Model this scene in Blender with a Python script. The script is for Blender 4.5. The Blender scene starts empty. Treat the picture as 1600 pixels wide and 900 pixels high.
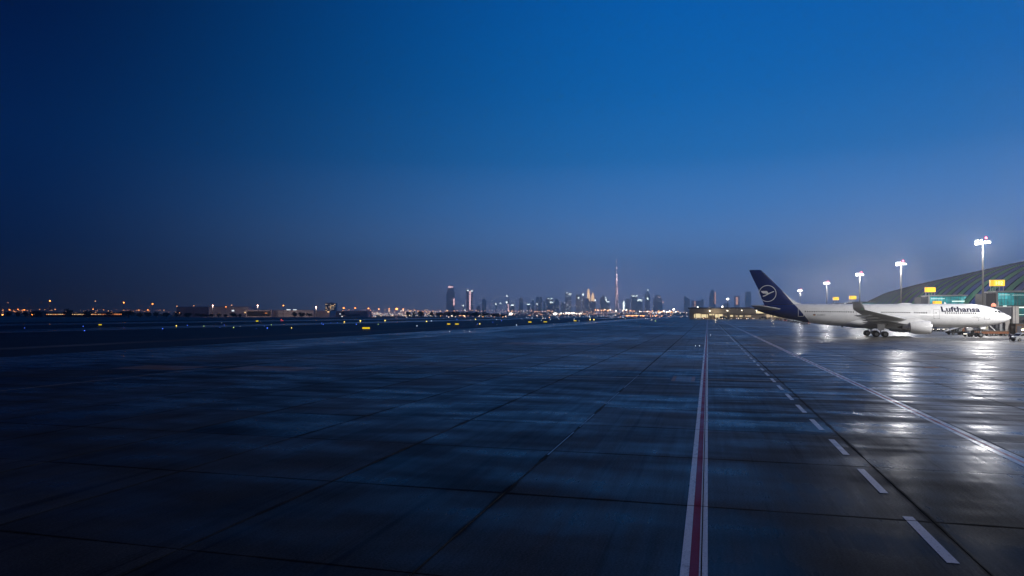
import bpy, bmesh, math, random
from mathutils import Vector, Matrix
random.seed(7)
R = math.radians
scene = bpy.context.scene
col = scene.collection

# ------------------------------------------------------------------ camera
CAMH, FPX, HOR = 5.52, 1120.0, 491.0
cd = bpy.data.cameras.new('camera')
cam = bpy.data.objects.new('camera', cd)
col.objects.link(cam)
cam.location = (0, 0, CAMH)
cam.rotation_euler = (R(90), 0, 0)
cd.sensor_width = 36
cd.lens = FPX / 1600 * 36
cd.shift_y = (HOR - 450) / 1600
cd.clip_start, cd.clip_end = 0.5, 60000
scene.camera = cam

# ------------------------------------------------------------------ render
scene.render.engine = 'CYCLES'
scene.view_settings.view_transform = 'Standard'
scene.view_settings.look = 'None'
scene.view_settings.exposure = 0
scene.view_settings.gamma = 1
cy = scene.cycles
cy.use_denoising = True
cy.sample_clamp_indirect = 2
cy.sample_clamp_direct = 40
cy.max_bounces = 5
cy.diffuse_bounces = 2
cy.glossy_bounces = 3
cy.volume_bounces = 1
cy.caustics_reflective = False
cy.caustics_refractive = False

# ------------------------------------------------------------------ helpers: colour and nodes
def lin(r, g, b):
    f = lambda c: ((c/255 + .055)/1.055)**2.4 if c > 10 else c/255/12.92
    return (f(r), f(g), f(b), 1)

def nd(nt, typ, **kw):
    n = nt.nodes.new(typ)
    for k, v in kw.items():
        if k.startswith('i_'):
            n.inputs[int(k[2:]) if k[2:].isdigit() else k[2:].replace('_', ' ')].default_value = v
        else:
            setattr(n, k, v)
    return n

def math_n(nt, op, a, b=None, clamp=False):
    n = nt.nodes.new('ShaderNodeMath'); n.operation = op; n.use_clamp = clamp
    for i, x in enumerate((a, b)):
        if x is None: continue
        if isinstance(x, (int, float)): n.inputs[i].default_value = x
        else: nt.links.new(x, n.inputs[i])
    return n.outputs[0]

def ramp_n(nt, fac, stops, interp='LINEAR'):
    n = nt.nodes.new('ShaderNodeValToRGB'); cr = n.color_ramp; cr.interpolation = interp
    while len(cr.elements) < len(stops): cr.elements.new(0.5)
    for e, (p, c) in zip(cr.elements, stops):
        e.position = p; e.color = c if len(c) == 4 else (*c, 1)
    nt.links.new(fac, n.inputs[0])
    return n.outputs[0]

def maprange(nt, x, a, b, c, d, smooth=False):
    n = nt.nodes.new('ShaderNodeMapRange')
    n.interpolation_type = 'SMOOTHSTEP' if smooth else 'LINEAR'
    nt.links.new(x, n.inputs[0])
    for i, v in enumerate((a, b, c, d)): n.inputs[i+1].default_value = v
    return n.outputs[0]

def mix_n(nt, fac, a, b, typ='MIX'):
    n = nt.nodes.new('ShaderNodeMix'); n.data_type = 'RGBA'; n.blend_type = typ
    if isinstance(fac, (int, float)): n.inputs[0].default_value = fac
    else: nt.links.new(fac, n.inputs[0])
    for i, x in ((6, a), (7, b)):
        if isinstance(x, tuple): n.inputs[i].default_value = x if len(x) == 4 else (*x, 1)
        else: nt.links.new(x, n.inputs[i])
    return n.outputs[2]

# ------------------------------------------------------------------ dusk sky
world = bpy.data.worlds.new('World'); scene.world = world
world.use_nodes = True
nt = world.node_tree; nt.nodes.clear()
tc = nt.nodes.new('ShaderNodeTexCoord')
sp = nt.nodes.new('ShaderNodeSeparateXYZ'); nt.links.new(tc.outputs['Generated'], sp.inputs[0])
zc = math_n(nt, 'MAXIMUM', sp.outputs[2], 0.0)
elev = math_n(nt, 'MULTIPLY', math_n(nt, 'ARCSINE', zc), 2/math.pi)       # 0..1 = horizon..zenith
az = math_n(nt, 'ARCTAN2', sp.outputs[0], sp.outputs[1])                  # 0 ahead, + to the right
GLOW_AZ = R(29)
dpsi = math_n(nt, 'ARCCOSINE', math_n(nt, 'COSINE', math_n(nt, 'SUBTRACT', az, GLOW_AZ)))
glow = maprange(nt, dpsi, R(12), R(66), 1, 0, True)
E = lambda d: d/90
# sky radiance beyond the haze: afterglow side and night side, horizon to zenith
bright = ramp_n(nt, elev, [(E(0), (.28, .36, .68)), (E(2.1), (.28, .40, .82)), (E(4.6), (.20, .42, .90)), (E(8), (.08, .29, .74)),
                           (E(12.1), (.008, .175, .54)), (E(17), (0, .135, .48)), (E(22.8), (0, .115, .45)), (E(30), (0, .080, .40)), (E(60), (0, .045, .24)), (1, (0, .03, .16))])
dark = ramp_n(nt, elev, [(E(0), (.03, .02, .006)), (E(1.5), (.02, .012, .008)), (E(4.6), (0, .010, .068)), (E(8), (0, .014, .085)), (E(12.1), (0, .0146, .087)),
                         (E(17), (0, .0095, .065)), (E(22.8), (0, .0045, .040)), (E(35), (0, .004, .034)), (1, (0, .003, .025))])
skyc = mix_n(nt, glow, dark, bright)
bg = nt.nodes.new('ShaderNodeBackground'); nt.links.new(skyc, bg.inputs[0]); bg.inputs[1].default_value = 1.0
wo = nt.nodes.new('ShaderNodeOutputWorld'); nt.links.new(bg.outputs[0], wo.inputs[0])

# ------------------------------------------------------------------ helpers: places
VA = math.atan(306/1120)                 # bearing of the apron lines
S_, C_ = math.sin(VA), math.cos(VA)
def UV(u, v, z=0.0): return Vector((u*S_ + v*C_, u*C_ - v*S_, z))
def uv_of(p): return (p[0]*S_ + p[1]*C_, p[0]*C_ - p[1]*S_)
def at(px, D, z=0.0): return Vector(((px-800)/FPX*D, D, z))        # point at distance D on a bearing of the survey
def gnd(px, py, z=0.0):
    D = (CAMH - z)*FPX/(py - HOR); return at(px, D, z)
def zat(py, D): return CAMH + (HOR - py)*D/FPX
ROTUV = -VA                              # rotation that turns local +Y to the apron direction

# ------------------------------------------------------------------ helpers: objects
def tag(o, label=None, cat=None, group=None, kind=None):
    if label: o['label'] = label
    if cat: o['category'] = cat
    if group: o['group'] = group
    if kind: o['kind'] = kind
    return o

def empty(name, loc, rz=0, label=None, cat=None, group=None):
    o = bpy.data.objects.new(name, None); col.objects.link(o)
    o.location = loc; o.rotation_euler = (0, 0, rz); o.empty_display_size = .3
    return tag(o, label, cat, group)

def copy_tree(o, parent=None):
    c = o.copy(); col.objects.link(c); c.parent = parent
    for ch in list(o.children): copy_tree(ch, c)
    return c

class MB:
    def __init__(s): s.v = []; s.f = []; s.m = []
    def add(s, vs, fs, mi=0):
        o = len(s.v); s.v += [tuple(p) for p in vs]; s.f += [tuple(i+o for i in f) for f in fs]; s.m += [mi]*len(fs); return s
    def box(s, x0, x1, y0, y1, z0, z1, mi=0):
        return s.add([(x0,y0,z0),(x1,y0,z0),(x1,y1,z0),(x0,y1,z0),(x0,y0,z1),(x1,y0,z1),(x1,y1,z1),(x0,y1,z1)],
                     [(0,3,2,1),(4,5,6,7),(0,1,5,4),(1,2,6,5),(2,3,7,6),(3,0,4,7)], mi)
    def hexa(s, p, mi=0):      # 4 bottom points, 4 top points
        return s.add(p, [(0,3,2,1),(4,5,6,7),(0,1,5,4),(1,2,6,5),(2,3,7,6),(3,0,4,7)], mi)
    def tube(s, p0, p1, r0, r1=None, n=8, mi=0, caps=True):
        p0, p1 = Vector(p0), Vector(p1); r1 = r0 if r1 is None else r1
        d = (p1-p0).normalized(); a = d.orthogonal().normalized(); b = d.cross(a)
        vs = []
        for p, r in ((p0, r0), (p1, r1)):
            for i in range(n):
                t = 2*math.pi*i/n; vs.append(p + a*math.cos(t)*r + b*math.sin(t)*r)
        fs = [(i, (i+1) % n, n+(i+1) % n, n+i) for i in range(n)]
        if caps: fs += [tuple(range(n))[::-1], tuple(range(n, 2*n))]
        return s.add(vs, fs, mi)
    def lathe(s, org, axis, prof, n=24, mi=0, cap=True):     # prof = [(distance along axis, radius)]
        org = Vector(org); d = Vector(axis).normalized(); a = d.orthogonal().normalized(); b = d.cross(a)
        vs = []
        for t, r in prof:
            for i in range(n):
                w = 2*math.pi*i/n; vs.append(org + d*t + a*math.cos(w)*r + b*math.sin(w)*r)
        fs = []
        for k in range(len(prof)-1):
            for i in range(n): fs.append((k*n+i, k*n+(i+1) % n, (k+1)*n+(i+1) % n, (k+1)*n+i))
        if cap: fs += [tuple(range(n))[::-1], tuple(range((len(prof)-1)*n, len(prof)*n))]
        return s.add(vs, fs, mi)
    def loft(s, rings, mi=0, cap=True):
        n = len(rings[0]); vs = [p for r in rings for p in r]; fs = []
        for k in range(len(rings)-1):
            for i in range(n): fs.append((k*n+i, k*n+(i+1) % n, (k+1)*n+(i+1) % n, (k+1)*n+i))
        if cap: fs += [tuple(range(n))[::-1], tuple(range((len(rings)-1)*n, len(rings)*n))]
        return s.add(vs, fs, mi)
    def prism(s, poly, y0, y1, mi=0):   # poly in x,z
        n = len(poly)
        vs = [(x, y0, z) for x, z in poly] + [(x, y1, z) for x, z in poly]
        fs = [tuple(range(n)), tuple(range(n, 2*n))[::-1]] + [(i, n+i, n+(i+1) % n, (i+1) % n) for i in range(n)]
        return s.add(vs, fs, mi)
    def ball(s, c, r, n=6, mi=0, sz=1.0):
        prof = [(-r*sz*math.cos(math.pi*k/n), max(.001, r*math.sin(math.pi*k/n))) for k in range(n+1)]
        return s.lathe(c, (0,0,1), prof, n=n+2, mi=mi, cap=False)
    def mesh(s, name, mats, smooth=35):
        me = bpy.data.meshes.new(name); me.from_pydata(s.v, [], s.f)
        for m in (mats if isinstance(mats, (list, tuple)) else [mats]): me.materials.append(m)
        me.polygons.foreach_set('material_index', s.m)
        bm = bmesh.new(); bm.from_mesh(me); bmesh.ops.recalc_face_normals(bm, faces=bm.faces); bm.to_mesh(me); bm.free()
        if smooth:
            me.polygons.foreach_set('use_smooth', [True]*len(me.polygons)); me.set_sharp_from_angle(angle=R(smooth))
        me.update(); return me
    def build(s, name, mats, parent=None, loc=None, rz=0, smooth=35):
        o = bpy.data.objects.new(name, s.mesh(name, mats, smooth)); col.objects.link(o)
        if parent: o.parent = parent
        if loc is not None: o.location = loc
        if rz: o.rotation_euler = (0, 0, rz)
        return o

def link(name, me, parent=None, loc=None, rz=0):
    o = bpy.data.objects.new(name, me); col.objects.link(o)
    if parent: o.parent = parent
    if loc is not None: o.location = loc
    if rz: o.rotation_euler = (0, 0, rz)
    return o

# ------------------------------------------------------------------ materials
def material(name, c, rough=.5, metal=0, var=.12, scale=3.0, bump=0, spec=None, coat=0, c2=None):
    m = bpy.data.materials.new(name); m.use_nodes = True; nt = m.node_tree; b = nt.nodes['Principled BSDF']
    tcn = nt.nodes.new('ShaderNodeTexCoord')
    nz = nd(nt, 'ShaderNodeTexNoise'); nz.inputs['Scale'].default_value = scale; nz.inputs['Detail'].default_value = 4
    nt.links.new(tcn.outputs['Object'], nz.inputs['Vector'])
    c = tuple(c)[:3]; lo = tuple(x*(1-var) for x in c); hi = c2 or tuple(min(1, x*(1+var)) for x in c)
    cc = ramp_n(nt, nz.outputs['Fac'], [(.35, lo), (.65, hi)])
    nt.links.new(cc, b.inputs['Base Color'])
    nt.links.new(maprange(nt, nz.outputs['Fac'], .3, .7, max(.02, rough*.85), min(1, rough*1.15)), b.inputs['Roughness'])
    b.inputs['Metallic'].default_value = metal
    if spec is not None: b.inputs['Specular IOR Level'].default_value = spec
    if coat: b.inputs['Coat Weight'].default_value = coat; b.inputs['Coat Roughness'].default_value = .08
    if bump:
        bp = nt.nodes.new('ShaderNodeBump'); bp.inputs['Strength'].default_value = bump; bp.inputs['Distance'].default_value = .02
        nt.links.new(nz.outputs['Fac'], bp.inputs['Height']); nt.links.new(bp.outputs[0], b.inputs['Normal'])
    return m

def glowing(name, c, strength, sample=False, base=(.3,.3,.3)):
    m = bpy.data.materials.new(name); m.use_nodes = True; b = m.node_tree.nodes['Principled BSDF']
    b.inputs['Base Color'].default_value = (*base, 1); b.inputs['Roughness'].default_value = .4
    b.inputs['Emission Color'].default_value = c if len(c) == 4 else (*c, 1)
    b.inputs['Emission Strength'].default_value = strength
    m.cycles.emission_sampling = 'AUTO' if sample else 'NONE'
    return m

U0, V0, SU, SV = 21.3, -0.14, 7.1, 5.92      # joint grid of the concrete

def uvcoord(nt):
    g = nt.nodes.new('ShaderNodeNewGeometry')
    def dot(a, b):
        n = nt.nodes.new('ShaderNodeVectorMath'); n.operation = 'DOT_PRODUCT'; nt.links.new(g.outputs['Position'], n.inputs[0]); n.inputs[1].default_value = (a, b, 0)
        return n.outputs['Value']
    return dot(S_, C_), dot(C_, -S_)

def comb(nt, x, y, z=0.0):
    n = nt.nodes.new('ShaderNodeCombineXYZ')
    for i, q in enumerate((x, y, z)):
        if isinstance(q, (int, float)): n.inputs[i].default_value = q
        else: nt.links.new(q, n.inputs[i])
    return n.outputs[0]

def noise(nt, vec, scale, detail=4, rough=.5, dist=0.0):
    n = nt.nodes.new('ShaderNodeTexNoise'); nt.links.new(vec, n.inputs['Vector'])
    n.inputs['Scale'].default_value = scale; n.inputs['Detail'].default_value = detail
    n.inputs['Roughness'].default_value = rough; n.inputs['Distortion'].default_value = dist
    return n.outputs['Fac']

def pavement(name, c0, c1, joints=False, wet0=.10, wet1=.42, tint=(1, 1, 1), cells=True, paint=None):
    """wet concrete: tone per bay, puddled roughness, streaks along the traffic direction"""
    m = bpy.data.materials.new(name); m.use_nodes = True; nt = m.node_tree; b = nt.nodes['Principled BSDF']
    u, v = uvcoord(nt)
    iu = math_n(nt, 'FLOOR', math_n(nt, 'DIVIDE', math_n(nt, 'SUBTRACT', u, U0), SU))
    iv = math_n(nt, 'FLOOR', math_n(nt, 'DIVIDE', math_n(nt, 'SUBTRACT', v, V0), SV))
    wn = nt.nodes.new('ShaderNodeTexWhiteNoise'); wn.noise_dimensions = '2D'; nt.links.new(comb(nt, iu, iv), wn.inputs['Vector'])
    cell = wn.outputs['Value']
    big = noise(nt, comb(nt, math_n(nt, 'MULTIPLY', u, .5), v), .045, 3, .5)
    mid = noise(nt, comb(nt, u, math_n(nt, 'MULTIPLY', v, .55)), .35, 5, .6, .15)
    trans = noise(nt, comb(nt, u, math_n(nt, 'MULTIPLY', v, .5)), .40, 2, .45, .0)
    streak = noise(nt, comb(nt, math_n(nt, 'MULTIPLY', u, .06), v), 2.2, 5, .65)
    fine = noise(nt, comb(nt, u, v), 9, 4, .7)
    groove = noise(nt, comb(nt, math_n(nt, 'MULTIPLY', u, .05), v), 11, 3, .7)
    tone = math_n(nt, 'ADD', math_n(nt, 'MULTIPLY', cell, .34 if cells else 0),
                  math_n(nt, 'ADD', math_n(nt, 'MULTIPLY', mid, .45), math_n(nt, 'ADD', math_n(nt, 'MULTIPLY', trans, .20), math_n(nt, 'ADD', math_n(nt, 'MULTIPLY', streak, .35), math_n(nt, 'MULTIPLY', groove, .25)))))
    colr = ramp_n(nt, tone, [(.55, c0), (.97, c1)])
    grain = noise(nt, comb(nt, u, v), 17, 5, .75)
    colr = mix_n(nt, 1.0, colr, ramp_n(nt, grain, [(.3, (.45, .45, .45)), (.52, (1, 1, 1)), (.72, (1.7, 1.7, 1.7))]), 'MULTIPLY')
    tyre = noise(nt, comb(nt, math_n(nt, 'MULTIPLY', u, .012), v), 1.7, 4, .7, .3)
    colr = mix_n(nt, maprange(nt, tyre, .54, .66, 0, .65), colr, (.008, .008, .009, 1))
    if paint:
        wear = math_n(nt, 'ADD', math_n(nt, 'MULTIPLY', mid, .5), math_n(nt, 'MULTIPLY', noise(nt, comb(nt, math_n(nt, 'MULTIPLY', u, .5), v), 6, 6, .75), .6))
        colr = mix_n(nt, maprange(nt, wear, .60, .76, 0, .7), paint, (*c0, 1))
        colr = mix_n(nt, maprange(nt, noise(nt, comb(nt, u, v), 14, 6, .8), .52, .66, 0, .4), colr, (*c0, 1))
        scuff = noise(nt, comb(nt, math_n(nt, 'MULTIPLY', u, 5.0), v), 1.3, 3, .8)
        colr = mix_n(nt, maprange(nt, scuff, .66, .74, 0, .5), colr, (*c0, 1))
    # damp dark seams beside the joints
    stn = None
    for q, s0, stp, wd in ((u, U0, SU, .012), (v, V0, SV, .020)):
        fr = math_n(nt, 'FRACT', math_n(nt, 'DIVIDE', math_n(nt, 'SUBTRACT', q, s0 - stp/2), stp))
        d = math_n(nt, 'ADD', math_n(nt, 'ABSOLUTE', math_n(nt, 'SUBTRACT', fr, .5)), math_n(nt, 'MULTIPLY', math_n(nt, 'SUBTRACT', mid, .5), .05))
        k = maprange(nt, d, .004, wd, 1, 0, True)
        stn = k if stn is None else math_n(nt, "MAXIMUM", stn, k)
    if not cells: stn = math_n(nt, "MULTIPLY", stn, .25)
    colr = mix_n(nt, math_n(nt, "MULTIPLY", stn, .35), colr, (.008, .009, .011, 1))
    if joints:
        jm = None
        for q, s0, st in ((u, U0, SU), (v, V0, SV)):
            fr = math_n(nt, 'FRACT', math_n(nt, 'DIVIDE', math_n(nt, 'SUBTRACT', q, s0 - st/2), st))
            d = math_n(nt, 'ABSOLUTE', math_n(nt, 'SUBTRACT', fr, .5))
            k = maprange(nt, d, .004, .012, 1, 0)
            jm = k if jm is None else math_n(nt, 'MAXIMUM', jm, k)
        colr = mix_n(nt, math_n(nt, 'MULTIPLY', jm, .8), colr, (.006, .006, .008, 1))
    nt.links.new(colr, b.inputs['Base Color'])
    wet = math_n(nt, 'ADD', math_n(nt, 'MULTIPLY', big, .42), math_n(nt, 'ADD', math_n(nt, 'MULTIPLY', trans, .42),
                 math_n(nt, 'ADD', math_n(nt, 'MULTIPLY', streak, .2), math_n(nt, 'MULTIPLY', cell, .08 if cells else 0))))
    rg = maprange(nt, wet, .40, .70, wet0, wet1, True)
    if joints: rg = math_n(nt, 'ADD', rg, math_n(nt, 'MULTIPLY', jm, .4), True)
    rg = math_n(nt, 'ADD', rg, math_n(nt, "MULTIPLY", stn, .2), True)
    spl = maprange(nt, wet, .36, .70, .44, .09, True)
    # near the camera: wheel lane dried out; far-left sheen cut to imitate vignetting
    dry_dim = math_n(nt, 'MULTIPLY', maprange(nt, v, -1, 3, 0, 1, True), maprange(nt, v, 7, 12, 1, 0, True))
    dry_dim = math_n(nt, 'MAXIMUM', dry_dim, math_n(nt, 'MULTIPLY', maprange(nt, v, -10, -28, 0, 1, True), .6))
    dry_dim = math_n(nt, 'MULTIPLY', dry_dim, maprange(nt, u, 25, 75, .9, 0, True))
    spl = math_n(nt, 'MULTIPLY', spl, math_n(nt, 'SUBTRACT', 1.0, dry_dim))
    spl = math_n(nt, 'MULTIPLY', spl, maprange(nt, v, 7, 15, .85, 2.6, True))
    spl = math_n(nt, 'MULTIPLY', spl, maprange(nt, grain, .35, .65, .6, 1.4))
    nearf = math_n(nt, 'MAXIMUM', maprange(nt, u, 16, 62, .22, .95, True), maprange(nt, v, 8, 14, 0, 1, True))
    spl = math_n(nt, 'MULTIPLY', spl, nearf)
    band = noise(nt, comb(nt, u, math_n(nt, 'MULTIPLY', v, .13), 3.0), .62, 3, .6, .3)       # water drawn out across the slope
    bf = math_n(nt, 'MULTIPLY', maprange(nt, u, 22, 48, .10, 1, True), maprange(nt, v, -4, 7, .40, 1, True))
    spl = math_n(nt, 'MULTIPLY', spl, math_n(nt, 'ADD', 1.0, math_n(nt, 'MULTIPLY', bf, maprange(nt, band, .36, .62, -.75, .5, True))))
    rg = math_n(nt, 'ADD', rg, math_n(nt, 'MULTIPLY', bf, maprange(nt, band, .36, .62, .16, -.10, True)), True)
    nt.links.new(rg, b.inputs['Roughness'])
    nt.links.new(math_n(nt, 'MULTIPLY', spl, math_n(nt, 'SUBTRACT', 1.0, math_n(nt, 'MULTIPLY', stn, .6))), b.inputs['Specular IOR Level'])
    gr = noise(nt, comb(nt, math_n(nt, 'MULTIPLY', u, .6), v), 38, 3, .6)
    bp = nt.nodes.new('ShaderNodeBump'); bp.inputs['Strength'].default_value = .35; bp.inputs['Distance'].default_value = .012
    h = math_n(nt, 'ADD', math_n(nt, 'ADD', math_n(nt, 'MULTIPLY', fine, .16), math_n(nt, 'MULTIPLY', gr, .08)), math_n(nt, 'ADD', math_n(nt, 'MULTIPLY', streak, .2), math_n(nt, 'MULTIPLY', groove, .35)))
    nt.links.new(h, bp.inputs['Height']); nt.links.new(bp.outputs[0], b.inputs['Normal'])
    return m

M = {}
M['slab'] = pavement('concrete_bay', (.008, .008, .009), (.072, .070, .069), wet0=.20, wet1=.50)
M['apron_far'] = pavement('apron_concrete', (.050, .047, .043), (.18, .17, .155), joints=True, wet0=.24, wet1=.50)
M['taxi'] = pavement('taxiway_asphalt', (.02, .022, .026), (.045, .047, .05), wet0=.12, wet1=.40, cells=False)
M['paint_white'] = pavement('worn_white_paint', (.03, .03, .033), (.2, .2, .2), paint=(.80, .80, .82, 1), cells=False, wet0=.2, wet1=.5)
M['paint_red'] = pavement('worn_red_paint', (.03, .01, .012), (.2, .2, .2), paint=(.30, .004, .022, 1), cells=False, wet0=.35, wet1=.5)
M['paint_yellow'] = pavement('worn_yellow_paint', (.03, .025, .02), (.2, .2, .2), paint=(.52, .36, .22, 1), cells=False, wet0=.2, wet1=.5)
M['paint_orange'] = pavement('worn_orange_paint', (.02, .018, .018), (.2, .2, .2), paint=(.34, .15, .06, 1), cells=False, wet0=.25, wet1=.5)
M['paint_grey'] = pavement('worn_grey_paint', (.03, .03, .033), (.2, .2, .2), paint=(.16, .16, .17, 1), cells=False, wet0=.2, wet1=.5)
M['joint'] = material('joint_filler', (.003, .003, .003), .95)
M['grass'] = material('dark_infield', (.034, .033, .032), .62, scale=.03, var=.4, spec=.3)
M['shoulder'] = material('dusty_shoulder', (.20, .16, .14), .9, scale=.05, var=.3, spec=.15)
M['sand'] = material('pale_sand', (.40, .30, .26), .95, scale=.02, var=.35, spec=.1)
M['white'] = material('aircraft_white', (.82, .83, .85), .28, var=.03, scale=.5, coat=.3)
M['blue'] = material('aircraft_blue', (.002, .018, .13), .22, var=.08, scale=.4, coat=.4)
M['wing'] = material('wing_grey', (.52, .53, .55), .4, var=.08, scale=.8)
M['navy'] = material('navy_lettering', (.004, .008, .04), .6, spec=.1)
M['dark'] = material('dark_glass', (.012, .014, .018), .12, var=.3)
M['seam'] = material('panel_seam', (.22, .23, .25), .5)
M['tyre'] = material('tyre_rubber', (.012, .012, .013), .8)
M['hub'] = material('wheel_hub', (.16, .165, .18), .45, metal=.3)
M['steel'] = material('galvanised_steel', (.30, .31, .33), .5, metal=.3)
M['metal'] = material('bare_metal', (.42, .42, .44), .3, metal=.9)
M['black'] = material('black_trim', (.01, .01, .011), .5)
M['lens'] = glowing('flood_lens', (1, .97, .90), 10)
M['red_lamp'] = glowing('red_beacon', (1, .08, .12), 14)
M['green_lamp'] = glowing('green_lamp', (.05, .9, .45), .6)

# ------------------------------------------------------------------ the ground
def sheet(name, rects, mat_, z, parent=None, kind='structure', origin=None):
    mb = MB()
    for (u0, u1, v0, v1) in rects:
        mb.add([UV(u0, v0, z), UV(u1, v0, z), UV(u1, v1, z), UV(u0, v1, z)], [(0, 1, 2, 3)])
    o = mb.build(name, mat_, parent, smooth=0)
    if kind: o['kind'] = kind
    return o

NU, KV0, KV1 = (-2, 7), -11, 6                # bays built one by one
GU0, GU1 = U0 + NU[0]*SU, U0 + NU[1]*SU
GV0, GV1 = V0 + KV0*SV, V0 + KV1*SV
mb = MB()
Bg = 45000
mb.add([(-Bg, -Bg, -.1), (Bg, -Bg, -.1), (Bg, Bg, -.1), (-Bg, Bg, -.1)], [(0, 1, 2, 3)])
g = mb.build('ground', M['grass'], smooth=0); tag(g, kind='structure')
# apron: a sheet with a sunken tray in which the near bays lie
AV0, AV1, AU0, AU1 = -59.5, 420, -120, 1500
mb = MB()
if True:
    us = [AU0, GU0, GU1, AU1]; vs_ = [min(AV0, GV0-1e-3), GV0, GV1, AV1]
    for i in range(3):
        for j in range(3):
            z = -.09 if (i == 1 and j == 1) else 0
            mb.add([UV(us[i], vs_[j], z), UV(us[i+1], vs_[j], z), UV(us[i+1], vs_[j+1], z), UV(us[i], vs_[j+1], z)], [(0, 1, 2, 3)], 1 if z else 0)
    for a, b in ((UV(GU0, GV0), UV(GU1, GV0)), (UV(GU1, GV0), UV(GU1, GV1)), (UV(GU1, GV1), UV(GU0, GV1)), (UV(GU0, GV1), UV(GU0, GV0))):
        mb.add([a, b, b + Vector((0, 0, -.09)), a + Vector((0, 0, -.09))], [(0, 1, 2, 3)], 1)
mb.add([UV(AU0, us and vs_[0], 0), UV(AU1, vs_[0], 0), UV(AU1, vs_[0]-1.2, -.095), UV(AU0, vs_[0]-1.2, -.095)], [(0, 1, 2, 3)])
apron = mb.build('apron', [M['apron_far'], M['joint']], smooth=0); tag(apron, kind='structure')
J = .012
sl = MB(); bv = .004
x0, x1, y0, y1 = J, SV - J, J, SU - J
top = [(x0+bv, y0+bv, 0), (x1-bv, y0+bv, 0), (x1-bv, y1-bv, 0), (x0+bv, y1-bv, 0)]
mid_ = [(x0, y0, -.012), (x1, y0, -.012), (x1, y1, -.012), (x0, y1, -.012)]
low = [(x0, y0, -.085), (x1, y0, -.085), (x1, y1, -.085), (x0, y1, -.085)]
sl.add(low + mid_ + top, [(8, 9, 10, 11)])
sl.add(low + mid_ + top, [(i, (i+1) % 4, 4+(i+1) % 4, 4+i) for i in range(4)] + [(4+i, 4+(i+1) % 4, 8+(i+1) % 4, 8+i) for i in range(4)], 1)
slab_me = sl.mesh('concrete_slab', [M['slab'], M['joint']], smooth=0)
def in_view(p, m=60):
    if p.y < 12: return False
    return -m < 800 + p.x/p.y*FPX < 1600 + m
for i in range(NU[0], NU[1]):
    for j in range(KV0, KV1):
        if not any(in_view(UV(U0 + (i+di)*SU, V0 + (j+dj)*SV), 10) for di in (0, 1) for dj in (0, .5, 1)): continue
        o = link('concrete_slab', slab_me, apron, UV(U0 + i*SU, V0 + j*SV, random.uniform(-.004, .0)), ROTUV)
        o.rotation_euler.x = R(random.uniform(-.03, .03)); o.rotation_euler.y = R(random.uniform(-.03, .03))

# taxiways and strips of the airfield to the left, parallel to the apron
sheet('taxiway', [(-200, 3000, -89, -61)], M['taxi'], -.09)
sheet('taxiway_shoulder', [(-200, 3500, -113.5, -107)], M['shoulder'], -.09)
sheet('runway', [(-200, 5000, -243, -205)], M['taxi'], -.09)
sheet('runway', [(-200, 5000, -390, -330)], M['taxi'], -.09)
sheet('link_road', [(900, 4000, -150, -125)], M['taxi'], -.085)
sheet('sand_field', [(-1500, 9000, -1500, -470)], M['sand'], -.09)

# painted markings, cut at the joints like the concrete below them
def stripe(name, v0, v1, ua, ub, mat_, label=None, cut=True, z=.006, kind='structure', cat=None):
    mb = MB(); u = ua
    while u < ub - .01:
        k = math.floor((u - U0)/SU + 1e-6) + 1
        e = min(ub, U0 + k*SU) if cut and u < GU1 else ub
        a0, a1 = u + (.025 if u > ua and cut else 0), e - (.025 if e < ub and cut else 0)
        mb.add([UV(a0, v0, z), UV(a1, v0, z), UV(a1, v1, z), UV(a0, v1, z)], [(0, 1, 2, 3)])
        u = e
    o = mb.build(name, mat_, smooth=0)
    if kind: o['kind'] = kind
    if label: o['label'] = label
    return o
stripe('white_stripe', -.573, -.386, 6, 900, M['paint_white'])
stripe('red_marking', -.384, -.188, 6, 900, M['paint_red'])
stripe('white_stripe', -.186, -.152, 6, 900, M['paint_white'])
stripe('white_stripe', -.122, -.003, 6, 900, M['paint_white'])
stripe('white_stripe', 11.02, 11.24, 15, 800, M['paint_white'])
stripe('red_marking', 11.242, 11.40, 15, 800, M['paint_red'])
stripe('white_stripe', 11.402, 11.66, 15, 800, M['paint_white'])
stripe('dash_marking', 5.12, 5.38, 17.9, 21.7, M['paint_white'])
for k in range(1, 60):
    stripe('dash_marking', 5.13, 5.37, 21.7 + 6.25*k - 3.6, 21.7 + 6.25*k, M['paint_white'])
stripe('taxiway_centreline', -49.2, -48.95, 0, 1500, M['paint_yellow'])
M['sealant_glint'] = material('pale_sealant_glint', (.20, .20, .21), .3)  # paler colour stands in for light glinting off the joint
for ua_, ub_ in ((27.5, 33.2), (34.8, 39.5), (44, 51), (54, 66)): stripe('joint_glint', -6.09, -6.03, ua_, ub_, M['sealant_glint'], cut=False, z=.004)
def cross_stripe(name, u, w, va, vb, mat_, z=.006):
    mb = MB(); v = va
    while v < vb - .01:
        k = math.floor((v - V0)/SV + 1e-6) + 1; e = min(vb, V0 + k*SV)
        mb.add([UV(u, v+.025, z), UV(u+w, v+.025, z), UV(u+w, e-.025, z), UV(u, e-.025, z)], [(0, 1, 2, 3)]); v = e
    o = mb.build(name, mat_, smooth=0); o['kind'] = 'structure'; return o
cross_stripe('yellow_marking', 62.7, .26, -40, -3.1, M['paint_yellow'])
cross_stripe('yellow_marking', 62.7, .26, -.9, 11.0, M['paint_yellow'], .0064)
for (u, v, du, dv) in ((59.5, -58.5, 5.0, 8.0), (61.3, -47.0, 5.2, 8.4), (127, -37, 9, 9), (128, -27, 8, 8)):
    o = sheet('location_marking', [(u, u+du, v, v+dv)], M['paint_orange'], .008)
o = sheet('stand_marking', [(60.6, 65.3, -2.95, -2.65), (60.6, 65.3, -1.35, -1.05)], M['paint_orange'], .008)
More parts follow.
